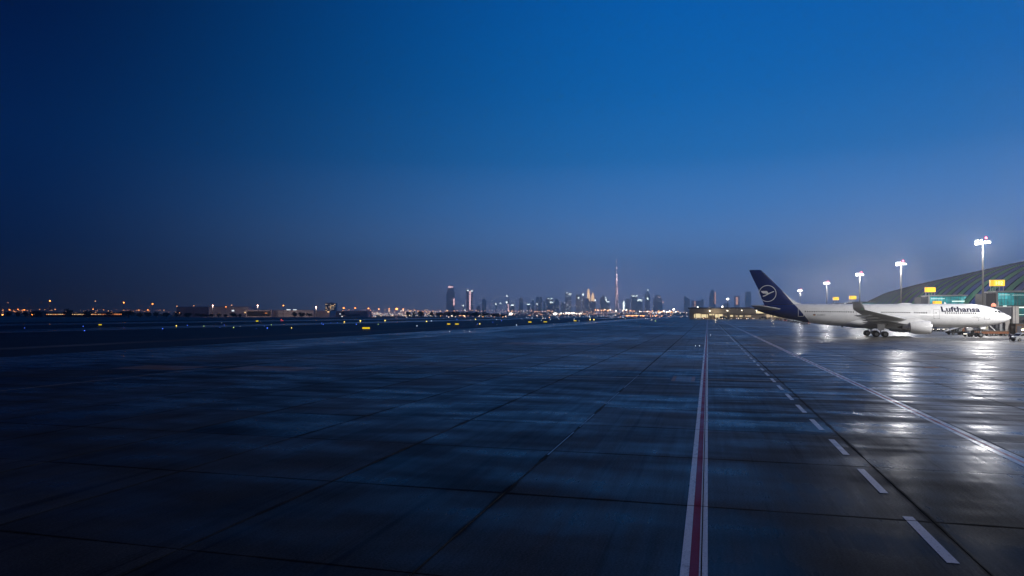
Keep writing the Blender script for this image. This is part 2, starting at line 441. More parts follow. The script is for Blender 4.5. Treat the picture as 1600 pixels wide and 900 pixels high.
o = sheet('stand_marking', [(60.6, 65.3, -2.64, -1.36)], M['paint_grey'], .0085)

# ------------------------------------------------------------------ the airliner (a = metres aft of the nose, b = to the near side, z = up)
TH = R(15.4); NX, NY = 119.4, 171.5; A0 = 29.0
plane = empty('airliner', (NX - A0*math.cos(TH), NY + A0*math.sin(TH), 0), math.pi - TH,
              'white twin-engine airliner with dark blue tail and crane emblem parked at the gate', 'airliner')
def L(a, b, z): return (a - A0, b, z)
ST = [(0, 4.72, 4.60, .04), (.12, 4.98, 4.40, .30), (.35, 5.16, 4.18, .58), (.9, 5.48, 3.83, 1.0), (1.6, 5.84, 3.5, 1.38), (2.94, 6.68, 3.08, 1.92), (4.4, 7.25, 2.78, 2.32),
      (6.15, 7.72, 2.50, 2.6), (8.5, 7.98, 2.32, 2.77), (12, 8.06, 2.26, 2.83), (20, 8.08, 2.32, 2.84), (29, 8.1, 2.38, 2.84),
      (35.8, 8.15, 2.46, 2.83), (38.6, 8.17, 2.58, 2.81), (41.4, 8.18, 2.82, 2.75), (44.5, 8.2, 3.22, 2.6), (48.3, 8.22, 3.95, 2.25), (52.6, 8.18, 4.88, 1.68), (55.5, 8.05, 5.68, 1.15),
      (57.5, 7.82, 6.45, .68), (58.3, 7.6, 6.9, .36)]
def sect(a):
    i = 0
    while i < len(ST)-2 and a > ST[i+1][0]: i += 1
    p0, p1, p2, p3 = ST[max(0, i-1)], ST[i], ST[i+1], ST[min(len(ST)-1, i+2)]
    t = (a - p1[0])/(p2[0]-p1[0]); t = max(0, min(1, t)); h = p2[0]-p1[0]; out = []
    for k in (1, 2, 3):
        m1 = (p2[k]-p0[k])/(p2[0]-p0[0])*h; m2 = (p3[k]-p1[k])/(p3[0]-p1[0])*h
        out.append((2*t**3-3*t*t+1)*p1[k] + (t**3-2*t*t+t)*m1 + (-2*t**3+3*t*t)*p2[k] + (t**3-t*t)*m2)
    return out
def skin_b(a, z, off=0.0):
    tp, bt, w = sect(a); zc_, rz = (tp+bt)/2, (tp-bt)/2
    q = max(0, 1 - ((z-zc_)/rz)**2)
    return w*math.sqrt(q) + off
stations = [0, .06, .12, .22, .35, .55, .9, 1.25, 1.6, 2.2, 2.94, 3.6, 4.4, 5.2, 6.15, 7.2, 8.5, 10, 12] + [12+i*1.2 for i in range(1, 28)] + [45.6+i*.9 for i in range(1, 14)] + [57.8, 58.3]
NS = 56
rings = []
for a in stations:
    tp, bt, w = sect(a); zc_, rz = (tp+bt)/2, (tp-bt)/2
    rings.append([L(a, w*math.sin(2*math.pi*i/NS), zc_ + rz*math.cos(2*math.pi*i/NS)) for i in range(NS)])
mb = MB(); mb.loft(rings)
me = mb.mesh('fuselage', [M['white'], M['blue']], 50)
def blue_side(a, z): return a - (48.7 - (8.1 - z)*.80)
def paint_split(me):
    bm = bmesh.new(); bm.from_mesh(me)
    nrm = Vector((1, 0, -.80)).normalized()
    bmesh.ops.bisect_plane(bm, geom=bm.verts[:] + bm.edges[:] + bm.faces[:], plane_co=L(48.7, 0, 8.1), plane_no=nrm)
    for f in bm.faces:
        c = f.calc_center_median(); f.material_index = 1 if blue_side(c.x + A0, c.z) > 0 else 0
    bm.to_mesh(me); bm.free(); me.set_sharp_from_angle(angle=R(50))
paint_split(me)
link('fuselage', me, plane)

# belly fairing
rings = []
for a, hw, zt, zb in ((17.5, .6, 3.2, 2.5), (19, 2.3, 4.1, 2.15), (21.5, 3.0, 4.5, 1.95), (26, 3.15, 4.6, 1.9), (31, 3.15, 4.6, 1.95), (34, 2.95, 4.55, 2.1), (36.3, 2.2, 4.2, 2.35), (37.6, .7, 3.6, 2.7)):
    zc_, rz = (zt+zb)/2, (zt-zb)/2
    rings.append([L(a, hw*math.copysign(abs(math.sin(t))**.75, math.sin(t)), zc_ + rz*math.cos(t)) for t in [2*math.pi*i/28 for i in range(28)]])
MB().loft(rings).build('belly_fairing', M['white'], plane, smooth=60)

def airfoil(le, te, zc_, thk, camber=.02, n=12, b=0.0):
    pts = []; c = te - le
    for k in range(n+1):
        x = .5*(1-math.cos(math.pi*k/n)); y = 5*thk*(.2969*math.sqrt(x)-.126*x-.3516*x*x+.2843*x**3-.1015*x**4)
        pts.append((x, y + camber*4*x*(1-x)))
    for k in range(n-1, 0, -1):
        x = .5*(1-math.cos(math.pi*k/n)); y = 5*thk*(.2969*math.sqrt(x)-.126*x-.3516*x*x+.2843*x**3-.1015*x**4)
        pts.append((x, -y + camber*4*x*(1-x)))
    return [L(le + x*c, b, zc_ + y*c - x*c*.025) for x, y in pts]
for sgn in (1, -1):
    WS = [(1.5, 18.9, 31.6, 3.35, .13), (2.8, 19.9, 31.7, 3.75, .125), (6, 22.1, 32.1, 4.0, .115), (10, 24.85, 32.7, 4.38, .105), (16, 29.0, 34.9, 5.05, .10), (22, 33.1, 37.2, 5.75, .10), (28.3, 37.3, 39.6, 6.5, .095)]
    mb = MB(); mb.loft([airfoil(le, te, z, t, b=b*sgn) for b, le, te, z, t in WS])
    wing = mb.build('wing', M['wing'], plane, smooth=50)
    mb = MB(); rings = []
    for b, le, te, z in ((28.3, 37.3, 39.6, 6.5), (28.9, 37.45, 39.75, 6.62), (29.3, 37.6, 39.85, 6.85), (29.6, 37.8, 39.95, 7.25), (29.85, 38.3, 40.0, 8.05)):
        c = te-le; rings.append([L(le + x*c, (b + y*c)*sgn, z) for x, y in [(0, 0), (.08, .035), (.3, .05), (.7, .03), (1, .0), (.7, -.03), (.3, -.05), (.08, -.035)]])
    mb.loft(rings); mb.build('winglet', M['wing'], wing, smooth=60)
    for b in (6.6, 12.4, 16.8, 21.2):
        i = 0
        while b > WS[i+1][0]: i += 1
        t = (b-WS[i][0])/(WS[i+1][0]-WS[i][0]); te = WS[i][2]+(WS[i+1][2]-WS[i][2])*t; le = WS[i][1]+(WS[i+1][1]-WS[i][1])*t; z = WS[i][3]+(WS[i+1][3]-WS[i][3])*t
        c = te-le; k = .75 + .25*(b < 14)
        mb = MB(); mb.loft([[L(a, (b + hw*math.sin(q))*sgn, zz + hz*math.cos(q)) for q in [2*math.pi*j/10 for j in range(10)]] for a, hw, hz, zz in
                 ((le+c*.42, .04, .04, z-.28), (le+c*.6, .2*k, .26*k, z-.42), (te-.5, .25*k, .36*k, z-.52), (te+.9*k, .16*k, .22*k, z-.5), (te+1.7*k, .03, .03, z-.42))])
        mb.build('flap_fairing', M['wing'], wing, smooth=60)
    # slat and flap edges
    mb = MB()
    for b0, b1 in ((3.4, 8.4), (10.6, 19.0), (19.3, 27.6)):
        for kk in (0.72,):
            q = []
            for b in (b0, b1):
                i = 0
                while b > WS[i+1][0]: i += 1
                t = (b-WS[i][0])/(WS[i+1][0]-WS[i][0]); le = WS[i][1]+(WS[i+1][1]-WS[i][1])*t; te = WS[i][2]+(WS[i+1][2]-WS[i][2])*t; z = WS[i][3]+(WS[i+1][3]-WS[i][3])*t
                c = te-le; th = WS[i][4]*c*.28
                q += [L(le+c*kk, b*sgn, z-th-.0), L(le+c*kk+.05, b*sgn, z-th-.0)]
            mb.tube(q[0], q[2], .035, n=5)
    mb.build('flap_seam', M['seam'], wing)
    if sgn > 0:
        MB().ball(L(38.0, 28.95, 6.72), .16).build('wingtip_light', M['green_lamp'], wing)
    # tailplane
    mb = MB(); mb.loft([airfoil(le, te, z, .10, 0, b=b*sgn) for b, le, te, z in ((.6, 51.2, 57.4, 6.75), (1.4, 51.8, 57.6, 6.85), (5, 54.2, 58.6, 7.25), (9.0, 57.0, 59.6, 7.7), (9.5, 57.7, 59.7, 7.75))])
    mb.build('tailplane', M['wing'], plane, smooth=50)
    # engine
    eb = 9.4*sgn; ez = 2.42
    prof = [(19.95, 1.05), (19.72, 1.18), (19.6, 1.30), (19.62, 1.38), (19.8, 1.47), (20.3, 1.56), (21.2, 1.60), (22.3, 1.57), (23.3, 1.45), (24.15, 1.22), (24.17, 1.16), (23.0, 1.2), (21.2, 1.15), (20.4, 1.12), (20.4, .1)]
    mb = MB(); mb.lathe(L(0, eb, ez), (1, 0, 0), prof, n=40, cap=False)
    nac = mb.build('engine', M['white'], plane, smooth=40)
    MB().lathe(L(0, eb, ez), (1, 0, 0), [(19.72, 1.18), (19.59, 1.30), (19.61, 1.385), (19.82, 1.482), (19.84, 1.46)], n=40, cap=False).build('inlet_lip', M['metal'], nac)
    MB().lathe(L(0, eb, ez), (1, 0, 0), [(23.9, 1.24), (24.2, 1.2), (24.22, 1.1), (23.6, 1.0)], n=36, cap=False).build('exhaust_ring', M['navy'], nac)
    MB().lathe(L(0, eb, ez), (1, 0, 0), [(23.2, .98), (24.3, .95), (25.2, .74), (25.75, .58), (25.7, .5), (25.2, .45)], n=28, cap=False).build('exhaust_core', M['metal'], nac)
    MB().lathe(L(0, eb, ez), (1, 0, 0), [(25.0, .42), (25.8, .34), (26.5, .16), (26.75, .03)], n=20).build('exhaust_plug', M['black'], nac)
    MB().lathe(L(0, eb, ez), (1, 0, 0), [(19.9, .02), (20.15, .2), (20.5, .34), (20.5, 1.1), (20.55, 1.1)], n=30).build('fan', M['black'], nac)
    mb = MB(); mb.loft([[L(a, eb + hw*q, zz) for q, zz in ((1, z0), (1, z1), (-1, z1), (-1, z0))] for a, hw, z0, z1 in
              ((20.7, .05, 3.85, 3.98), (21.8, .22, 3.6, 4.35), (23.6, .3, 3.1, 4.62), (26, .28, 3.35, 4.6), (28.8, .2, 3.9, 4.4), (30.4, .06, 4.15, 4.3))])
    mb.build('pylon', M['white'], nac, smooth=50)
    # main landing gear
    mb = MB(); gb = 5.3*sgn
    mb.tube(L(29.4, gb, 3.9), L(29.5, gb, .75), .19, .15, 12)
    mb.tube(L(28.5, gb, .70), L(30.5, gb, .70), .15, n=10)
    mb.tube(L(29.5, gb*.55, 2.7), L(29.5, gb, 1.7), .09, n=8)
    mb.tube(L(27.9, gb, 3.1), L(29.45, gb, 1.55), .07, n=8)
    for aa in (28.55, 30.5): mb.tube(L(aa, gb-.62, .70), L(aa, gb+.62, .70), .09, n=8)
    gear = mb.build('landing_gear', M['steel'], plane)
    MB().hexa([L(28.75, gb+.42*sgn, 1.65), L(30.2, gb+.42*sgn, 1.65), L(30.2, gb+.48*sgn, 1.65), L(28.75, gb+.48*sgn, 1.65),
               L(28.55, gb+.62*sgn, 3.7), L(30.35, gb+.62*sgn, 3.7), L(30.35, gb+.7*sgn, 3.7), L(28.55, gb+.7*sgn, 3.7)]).build('gear_door', M['white'], gear)
    for aa in (28.55, 30.5):
        for db in (-.68, .68):
            mb = MB(); c = L(aa, gb+db, .70)
            mb.lathe(c, (0, 1, 0), [(-.22, .42), (-.23, .6), (-.15, .69), (.15, .69), (.23, .6), (.22, .42)], n=26, cap=False, mi=0)
            mb.lathe(c, (0, 1, 0), [(-.20, .05), (-.17, .25), (-.21, .40), (-.21, .43)], n=20, mi=1, cap=True)
            mb.lathe(c, (0, 1, 0), [(.20, .05), (.17, .25), (.21, .40), (.21, .43)], n=20, mi=1, cap=True)
            mb.build('wheel', [M['tyre'], M['hub']], gear)

# fin
FS = [(7.6, 47.0, 55.4, .04), (8.15, 47.0, 55.9, .05), (8.6, 48.0, 56.1, .06), (9.1, 48.85, 56.3, .07), (9.8, 49.62, 56.55, .085), (12, 51.8, 57.3, .09), (14.5, 54.15, 58.5, .09), (16.7, 56.25, 59.45, .085), (17.02, 56.7, 59.5, .06), (17.08, 57.0, 59.45, .03)]
rings = []
for z, le, te, th in FS:
    c = te-le; rings.append([L(le + x*c, y*th*c*.6, z) for x, y in [(0, 0), (.02, .35), (.08, .7), (.25, 1), (.5, .9), (.8, .4), (1, .03), (.8, -.4), (.5, -.9), (.25, -1), (.08, -.7), (.02, -.35)]])
me = MB().loft(rings).mesh('tail_fin', [M['white'], M['blue']], 50)
def fin_b(a, z):
    i = 0
    while i < len(FS)-2 and z > FS[i+1][0]: i += 1
    t = (z-FS[i][0])/(FS[i+1][0]-FS[i][0]); le = FS[i][1]+(FS[i+1][1]-FS[i][1])*t; te = FS[i][2]+(FS[i+1][2]-FS[i][2])*t; th = FS[i][3]+(FS[i+1][3]-FS[i][3])*t
    c = te-le; x = max(0, min(1, (a-le)/c)); P = [(0, 0), (.02, .35), (.08, .7), (.25, 1), (.5, .9), (.8, .4), (1, .03)]
    for k in range(6):
        if x <= P[k+1][0]: y = P[k][1] + (P[k+1][1]-P[k][1])*(x-P[k][0])/(P[k+1][0]-P[k][0]); break
    return y*th*c*.6
paint_split(me)
fin = link('tail_fin', me, plane)
mb = MB()   # bright metal strip standing in for light on the fin's leading edge
mb.loft([[L(le - .03 + dx, dy, z) for dx, dy in ((0, 0), (.16, .09), (.30, .15), (.30, -.15), (.16, -.09))] for z, le in ((9.8, 49.62), (12, 51.8), (14.5, 54.15), (16.7, 56.25))])
mb.build('edge_highlight', M['metal'], fin)
MB().tube(L(54.75, fin_b(54.75, 9.0)+.01, 9.0), L(58.3, fin_b(58.3, 16.4)+.012, 16.4), .02, n=4).build('rudder_seam', M['black'], fin)
# crane emblem on the fin: thin ring and stylised crane in flight
CA, CZ, CR = 55.05, 10.9, 2.1
mb = MB(); n = 64; vs = []
for i in range(n):
    w = 2*math.pi*i/n
    for r in (CR-.10, CR+.06):
        a, z = CA + r*math.cos(w), CZ + r*math.sin(w); vs.append(L(a, fin_b(a, z)+.02, z))
mb.add(vs, [(2*i, 2*i+1, (2*i+3) % (2*n), (2*i+2) % (2*n)) for i in range(n)])
mb.build('emblem_ring', M['white'], fin)
def em(x, y):
    a, z = CA - x*CR, CZ + y*CR; return L(a, fin_b(a, z)+.025, z)
mb = MB()
body = [(.80, .27), (.72, .19), (.45, .07), (.2, -.06), (-.05, -.2), (-.3, -.34), (-.52, -.38), (-.58, -.30), (-.35, -.22), (-.12, -.1), (.1, .05), (.4, .16), (.66, .27)]
wingp = [(.1, .04), (.03, .22), (-.1, .32), (-.8, .32), (-.72, .2), (-.62, .09), (-.5, .0), (-.12, -.02), (-.02, -.06)]
for poly in (body, wingp):
    k = len(poly)//2
    for i in range(k-1 + len(poly) % 2):
        j = len(poly)-1-i
        q = [i, i+1, j-1, j] if j-1 > i+1 else [i, i+1, j]
        mb.add([em(*poly[t]) for t in q], [tuple(range(len(q)))])
mb.build('emblem_crane', M['white'], fin)

# cabin windows, doors, cockpit glazing
def near_a(px):      # survey bearing to station along the near side
    t = (px-800)/FPX; return (118.65 - 168.8*t)/(.964 + .266*t)
def wz(a): return 6.05 + (a - 29)*.0125
def patch(mb, a, z, wa, hz, off=.012, mi=0, r=.3, nb=12):
    pts = []
    for k in range(nb):
        t = 2*math.pi*k/nb; e = .55
        pa = a + wa/2*math.copysign(abs(math.cos(t))**e, math.cos(t)); pz = z + hz/2*math.copysign(abs(math.sin(t))**e, math.sin(t))
        pts.append(L(pa, skin_b(pa, pz, off), pz))
    mb.add(pts, [tuple(range(nb))], mi)
wm = None
spots = [near_a(1258.5 + 3.56*i) for i in range(22)] + [near_a(1378 + 3.58*i) for i in range(13)] + [near_a(1429.3 + 3.62*i) for i in range(6)] + [near_a(1477.3 + 3.36*i) for i in range(15)]
for a in spots:
    mb = MB(); patch(mb, a, wz(a)-.04, .25, .33, .016)
    mb.build('cabin_window', M['dark'], plane, smooth=0)
def strip_frame(mb, a, z, wa, hz, lw=.05, off=.012, mi=0, n=10):
    for s in (-1, 1):
        aa = a + s*wa/2; vs = []
        for k in range(n+1):
            zz = z - hz/2 + hz*k/n
            for d in (-lw/2, lw/2): vs.append(L(aa+d, skin_b(aa+d, zz, off), zz))
        mb.add(vs, [(2*k, 2*k+1, 2*k+3, 2*k+2) for k in range(n)], mi)
        zz = z + s*hz/2
        vs = []
        for k in range(5):
            aa = a - wa/2 + wa*k/4
            for d in (-lw/2, lw/2): vs.append(L(aa, skin_b(aa, zz+d, off), zz+d))
        mb.add(vs, [(2*k, 2*k+1, 2*k+3, 2*k+2) for k in range(4)], mi)
for px, wa, hz, dz, ms in ((1463.5, 1.25, 2.2, -.35, 'seam'), (1543, 1.25, 2.25, -.3, 'seam'), (1251.8, 1.25, 2.1, -.25, 'white'), (1341, .9, 1.6, -.1, 'seam')):
    a = near_a(px); z = wz(a) + dz
    mb = MB(); n = 10; vs = []
    for k in range(n+1):
        zz = z - hz/2 + hz*k/n
        for s in (-1, 1): vs.append(L(a+s*wa/2, skin_b(a+s*wa/2, zz, .006), zz))
    mb.add(vs, [(2*k, 2*k+1, 2*k+3, 2*k+2) for k in range(n)])
    dm = mb.mesh('cabin_door', [M['white'], M['blue']], 60)
    if px == 1251.8: paint_split(dm)
    d = link('cabin_door', dm, plane)
    mb = MB(); strip_frame(mb, a, z, wa, hz, .05 if ms == 'seam' else .09, .014); mb.build('door_frame', M[ms], d, smooth=0)
    if hz > 2:
        mb = MB(); patch(mb, a+.12, z+.3, .18, .24, .016); mb.build('door_window', M['dark'], d, smooth=0)
        mb = MB(); mb.box(0, .001, 0, .001, 0, .001)
        for s in (-1, 1):
            mb = MB(); patch(mb, a+s*.5, z-hz/2+.05, .22, .12, .018); mb.build('door_hinge', M['seam'], d, smooth=0)
def polyskin(name, pts, m, off=.014, parent=plane):
    """small panel on the skin: pts as (a, z), triangulated round its centre and subdivided once"""
    ca = sum(p[0] for p in pts)/len(pts); cz = sum(p[1] for p in pts)/len(pts)
    f = lambda a, z: L(a, skin_b(a, z, off), z)
    mb = MB(); n = len(pts); vs = [f(ca, cz)] + [f((p[0]+ca)/2, (p[1]+cz)/2) for p in pts] + [f(*p) for p in pts]
    fs = []
    for i in range(n):
        j = (i+1) % n; fs += [(0, 1+i, 1+j), (1+i, 1+n+i, 1+n+j, 1+j)]
    mb.add(vs, fs); return mb.build(name, m, parent, smooth=60)
polyskin('cockpit_window', [(3.35, 6.02), (3.25, 6.42), (2.72, 6.30), (2.55, 5.86), (2.95, 5.84)], M['dark'])
polyskin('cockpit_window', [(2.42, 5.84), (2.58, 6.27), (2.18, 6.02), (1.92, 5.78)], M['dark'])
polyskin('cockpit_window', [(4.02, 5.98), (3.9, 6.36), (3.5, 6.42), (3.5, 5.98)], M['dark'])
# antennas on the crown, small ports under the nose
for a, h in ((14.0, .45), (36.5, .4), (47.2, .3)):
    tp = sect(a)[0]; mb = MB(); mb.hexa([L(a-.25, -.04, tp-.05), L(a+.25, -.04, tp-.05), L(a+.25, .04, tp-.05), L(a-.25, .04, tp-.05), L(a+.05, -.02, tp+h), L(a+.2, -.02, tp+h), L(a+.2, .02, tp+h), L(a+.05, .02, tp+h)])
    mb.build('antenna', M['white'], plane)
mb = MB(); tp = sect(23)[0]
mb.loft([[L(a, hw*math.sin(t), tp-.1+hh*math.cos(t)) for t in [2*math.pi*j/12 for j in range(12)]] for a, hw, hh in ((21.2, .05, .1), (22, .5, .32), (23.5, .55, .36), (24.6, .05, .1))])
mb.build('antenna_dome', M['white'], plane, smooth=60)
MB().hexa([L(37.0, -.03, 2.2), L(37.4, -.03, 2.2), L(37.4, .03, 2.2), L(37.0, .03, 2.2), L(36.8, -.03, 2.7), L(37.4, -.03, 2.7), L(37.4, .03, 2.7), L(36.8, .03, 2.7)]).build('blade_antenna', M['steel'], plane)
for a, z, w_, h_ in ((2.35, 4.75, .35, .12), (7.6, 4.1, .12, .34), (7.75, 4.55, .1, .2)):
    mb = MB(); patch(mb, a, z, w_, h_); mb.build('service_port', M['seam'], plane, smooth=0)

# lettering
def letters(name, text, a_left, z_base, height, m, stretch=1.0, off=.02, bold=.0, side=1, width=None, spacing=1.0):
    cu = bpy.data.curves.new(name, 'FONT'); cu.body = text; cu.size = 1; cu.offset = bold; cu.resolution_u = 4; cu.space_character = spacing
    tmp = bpy.data.objects.new('tmp', cu); col.objects.link(tmp)
    bpy.context.view_layer.update(); dg = bpy.context.evaluated_depsgraph_get()
    me = bpy.data.meshes.new_from_object(tmp.evaluated_get(dg)); bpy.data.objects.remove(tmp)
    me.name = name; bm = bmesh.new(); bm.from_mesh(me)
    bmesh.ops.remove_doubles(bm, verts=bm.verts, dist=1e-5)
    ys = [v.co.y for v in bm.verts]; xs = [v.co.x for v in bm.verts]; capy = max(ys)
    for k in range(1, 9):
        bmesh.ops.bisect_plane(bm, geom=bm.verts[:]+bm.edges[:]+bm.faces[:], plane_co=(0, capy*k/9, 0), plane_no=(0, 1, 0))
    sy = height/capy; sx = (width/(max(xs)-min(xs))) if width else sy*stretch; x0_ = min(xs)
    for v in bm.verts:
        a = a_left - (v.co.x-x0_)*sx; z = z_base + v.co.y*sy - (a_left-a)*.0125
        v.co = L(a, skin_b(a, z, off), z)
    bm.to_mesh(me); bm.free(); me.materials.clear(); me.materials.append(m)
    return link(name, me, plane)
aL, aR = near_a(1471.3), near_a(1532.2)
letters('lettering', 'Lufthansa', aL, wz(aL)+.30, 1.22, M['navy'], off=.04, bold=.032, width=aL-aR, spacing=1.02)
aT = near_a(1276.6)
letters('registration', 'D-AIKO', aT, wz(aT)-1.02, .36, M['seam'], bold=.01, width=1.9)
for px_, wd, ww in ((1518.7, 'Lufthansa', 1.2), (1526.6, 'D-AIKO', .85)):
    aT = near_a(px_); letters('name_lettering', wd, aT, wz(aT)-1.05, .17, M['seam'], width=ww)
a = near_a(1272.5); z = wz(a) - .85
M['flag_red'] = material('flag_red', (.35, .02, .03), .4); M['flag_gold'] = material('flag_gold', (.6, .38, .05), .4)
for k, mm in enumerate((M['black'], M['flag_red'], M['flag_gold'])):
    polyskin('flag_band', [(a+.27, z+.18-.13*k), (a-.27, z+.18-.13*k), (a-.27, z+.05-.13*k), (a+.27, z+.05-.13*k)], mm, .02)

# nose gear
mb = MB()
mb.tube(L(6.25, 0, 2.9), L(6.45, 0, .6), .14, .11, 12); mb.tube(L(4.9, 0, 2.8), L(6.35, 0, 1.5), .06, n=8); mb.tube(L(6.45, -.36, .55), L(6.45, .36, .55), .09, n=8)
mb.box(*[q for q in (6.05-A0, 6.2-A0, -.32, .32, 1.7, 1.95)], mi=0)
gear = mb.build('landing_gear', M['steel'], plane)
for db in (-.34, .34):
    mb = MB(); c = L(6.45, db, .55)
    mb.lathe(c, (0, 1, 0), [(-.17, .3), (-.17, .46), (-.1, .54), (.1, .54), (.17, .46), (.17, .3)], n=24, cap=False)
    for s in (-1, 1): mb.lathe(c, (0, 1, 0), [(s*.16, .04), (s*.13, .2), (s*.16, .31)], n=18, mi=1)
    mb.build('wheel', [M['tyre'], M['hub']], gear)
for s in (-1, 1):
    MB().hexa([L(5.6, s*.62, 2.0), L(6.6, s*.62, 2.0), L(6.6, s*.66, 2.0), L(5.6, s*.66, 2.0), L(5.4, s*.5, 2.75), L(6.7, s*.5, 2.6), L(6.7, s*.54, 2.6), L(5.4, s*.54, 2.75)]).build('gear_door', M['white'], gear)

MARKS = [(0, 'the picture edge'), (72, 'the start of the orange window row'), (191, 'the end of the orange window row'), (276, 'the mauve hangar edge'), (326, 'the largest hangar edge'),
         (384, 'the open-fronted hangar'), (422, 'the low pale hangar'), (508, 'the block of flats'), (572, 'the largest yellow sign'), (633, 'the bright sodium lamps'), (697, 'the stepped tower'),
         (738, 'the twin shafts'), (793, 'the thin bright tower'), (828, 'the single yellow sign'), (898, 'the smallest yellow sign'), (963, 'the tallest tower'), (1077, 'the low terminal corner'), (1137, 'the slim white mast')]
ORD = ['first', 'second', 'third', 'fourth', 'fifth', 'sixth', 'seventh', 'eighth', 'ninth', 'tenth', 'eleventh', 'twelfth', 'thirteenth', 'fourteenth', 'fifteenth', 'sixteenth']
def label_by_place(items):
    """items: (bearing, object, short description) - count like things outward from the landmark before them"""
    seen = {}
    for px, o, desc in sorted(items, key=lambda t: t[0]):
        mk = [m for m in MARKS if m[0] <= px][-1][1]; k = seen.get((desc, mk), 0); seen[(desc, mk)] = k + 1
        o['label'] = desc + ', ' + ORD[k] + ' rightwards of ' + mk

# ------------------------------------------------------------------ floodlight masts along the apron
M['pole'] = material('mast_paint', (.20, .20, .20), .5)
def mast_tree(h):
    root = empty('floodlight_mast', (0, 0, 0))
    mb = MB(); mb.tube((0, 0, 0), (0, 0, h), .42, .2, 16); mb.lathe((0, 0, 0), (0, 0, 1), [(0, .8), (.25, .8), (.3, .5), (.9, .46)], n=16)
    mb.build('pole', M['pole'], root)
    mb = MB(); mb.lathe((0, 0, h-.4), (0, 0, 1), [(0, .9), (.15, 1.0), (.3, .9)], n=20)
    for i in range(10):
        w = 2*math.pi*i/10; mb.tube((0, 0, h-.2), (1.7*math.cos(w), 1.7*math.sin(w), h-.1), .06, n=6)
    mb.lathe((0, 0, h-.15), (0, 0, 1), [(0, 1.7), (.12, 1.76), (.24, 1.7), (.12, 1.64), (0, 1.7)], n=28, cap=False)
    mb.build('head_frame', M['steel'], root)
    hb = MB(); hb.lathe((0, .2, 0), (0, -1, 0), [(0, .16), (.18, .32), (.4, .38)], n=14); hme = hb.mesh('lamp_housing', M['steel'])
    lb = MB(); lb.lathe((0, -.19, 0), (0, -1, 0), [(0, .36), (.07, .34), (.13, .22), (.15, .02)], n=14); lme = lb.mesh('lamp_lens', M['lens'])
    for i in range(12):
        w = 2*math.pi*i/12 + .2
        for zz in ((.45, -.45) if i in (5, 6, 7, 8) else (.0,)):
            o = link('flood_lamp', hme, root, (1.85*math.cos(w), 1.85*math.sin(w), h + zz)); o.rotation_euler = (R(-14), 0, w + math.pi/2)
            link('lens', lme, o)
    mb = MB(); mb.tube((.9, 0, h), (.9, 0, h+1.3), .05, n=6); mb.build('beacon_post', M['steel'], root)
    MB().ball((.9, 0, h+1.5), .34).build('red_beacon', M['red_lamp'], root)
    return root
m0 = mast_tree(29.2)
MASTS = [(269, 87.5, 1, 'tallest-looking floodlight mast, before the glass gate building by the airliner nose'),
         (375, 88.0, 1, 'floodlight mast rising behind the forward fuselage of the airliner'),
         (468, 87.6, 1, 'floodlight mast rising behind the wing tip of the airliner'),
         (593, 87.9, 1, 'floodlight mast rising behind the rear cabin of the airliner'),
         (773, 89.6, 1, 'small distant floodlight mast just beside the blue tail fin'),
         (164, 87.5, 1, 'floodlight mast beyond the picture edge lighting the near side of the airliner'),
         (59, 87.5, 1, 'floodlight mast beyond the picture edge nearest the camera')]
POWER = {269: 28000, 375: 21000, 468: 15000, 593: 11000, 773: 8000, 164: 142000, 59: 55000}
for i, (u, v, k, lab) in enumerate(MASTS):
    o = m0 if i == 0 else copy_tree(m0)
    o.location = UV(u, v); o.rotation_euler.z = ROTUV + random.uniform(-.3, .3)
    tag(o, lab, 'light mast', 'floodlight masts along the apron')
    ld = bpy.data.lights.new('flood_light', 'POINT'); ld.energy = POWER[u]; ld.color = (1, .965, .93); ld.shadow_soft_size = 1.4
    lo = bpy.data.objects.new('flood_light', ld); col.objects.link(lo); lo.parent = o; lo.location = (0, 0, 27.0)

# slim mast before the low terminal
def slim_mast(loc, h, label, lens, w=.45, r=.9, name='light_mast', group=None, lr=None):
    root = empty(name, loc, 0, label, 'light mast', group)
    MB().tube((0, 0, 0), (0, 0, h), w*.5, w*.3, 8).build('pole', M['pole'], root)
    MB().box(-r*1.6, r*1.6, -.15, .15, h-.1, h+.1).build('arm', M['steel'], root)
    lb = MB()
    lb.ball((0, 0, h+.2), lr or r, 6, sz=.7); lb.build('lamp', lens, root)
    return root
M['lens_far'] = glowing('far_white_lamp', (1, .97, .88), 9)
p = at(1137, 760); slim_mast((p.x, p.y, 0), 21.5, 'slim white lit mast in front of the low beige terminal', M['lens_far'], .7, 1.3)

# ------------------------------------------------------------------ concourse with the striped curved roof
M['roof_blue'] = material('roof_blue', (.008, .040, .19), .7, spec=.12, metal=.0, var=.1, scale=.15)
M['roof_rib'] = material('roof_rib', (.008, .03, .10), .7, spec=.1)
M['roof_green'] = material('roof_green', (.018, .130, .090), .7, spec=.12, metal=.0, var=.12, scale=.15)
HT = [(120, 33), (300, 32.5), (404, 31), (476, 29.5), (567, 27.5), (640, 25), (697, 20.5), (720, 15), (732, 9), (738, 2)]
def interp(T, x):
    if x <= T[0][0]: return T[0][1]
    for (a, b), (c, d) in zip(T, T[1:]):
        if x <= c: t = (x-a)/(c-a); return b + (d-b)*t
    return T[-1][1]
con = empty('concourse', UV(560, 130, 0), ROTUV, 'long airport concourse with curved roof in diagonal blue and green stripes', 'terminal')
inv = Matrix.Translation(con.location) @ Matrix.Rotation(ROTUV, 4, 'Z'); inv.invert()
def roof_pt(u, t, lift=0):
    h = interp(HT, u) + lift; w = 33*(max(.02, h)/32)**.7 + lift
    return inv @ UV(u, 152 - w*math.cos(t), h*max(0, math.sin(t))**.85)
BW = 10.5; nb = int((800-110)/BW)
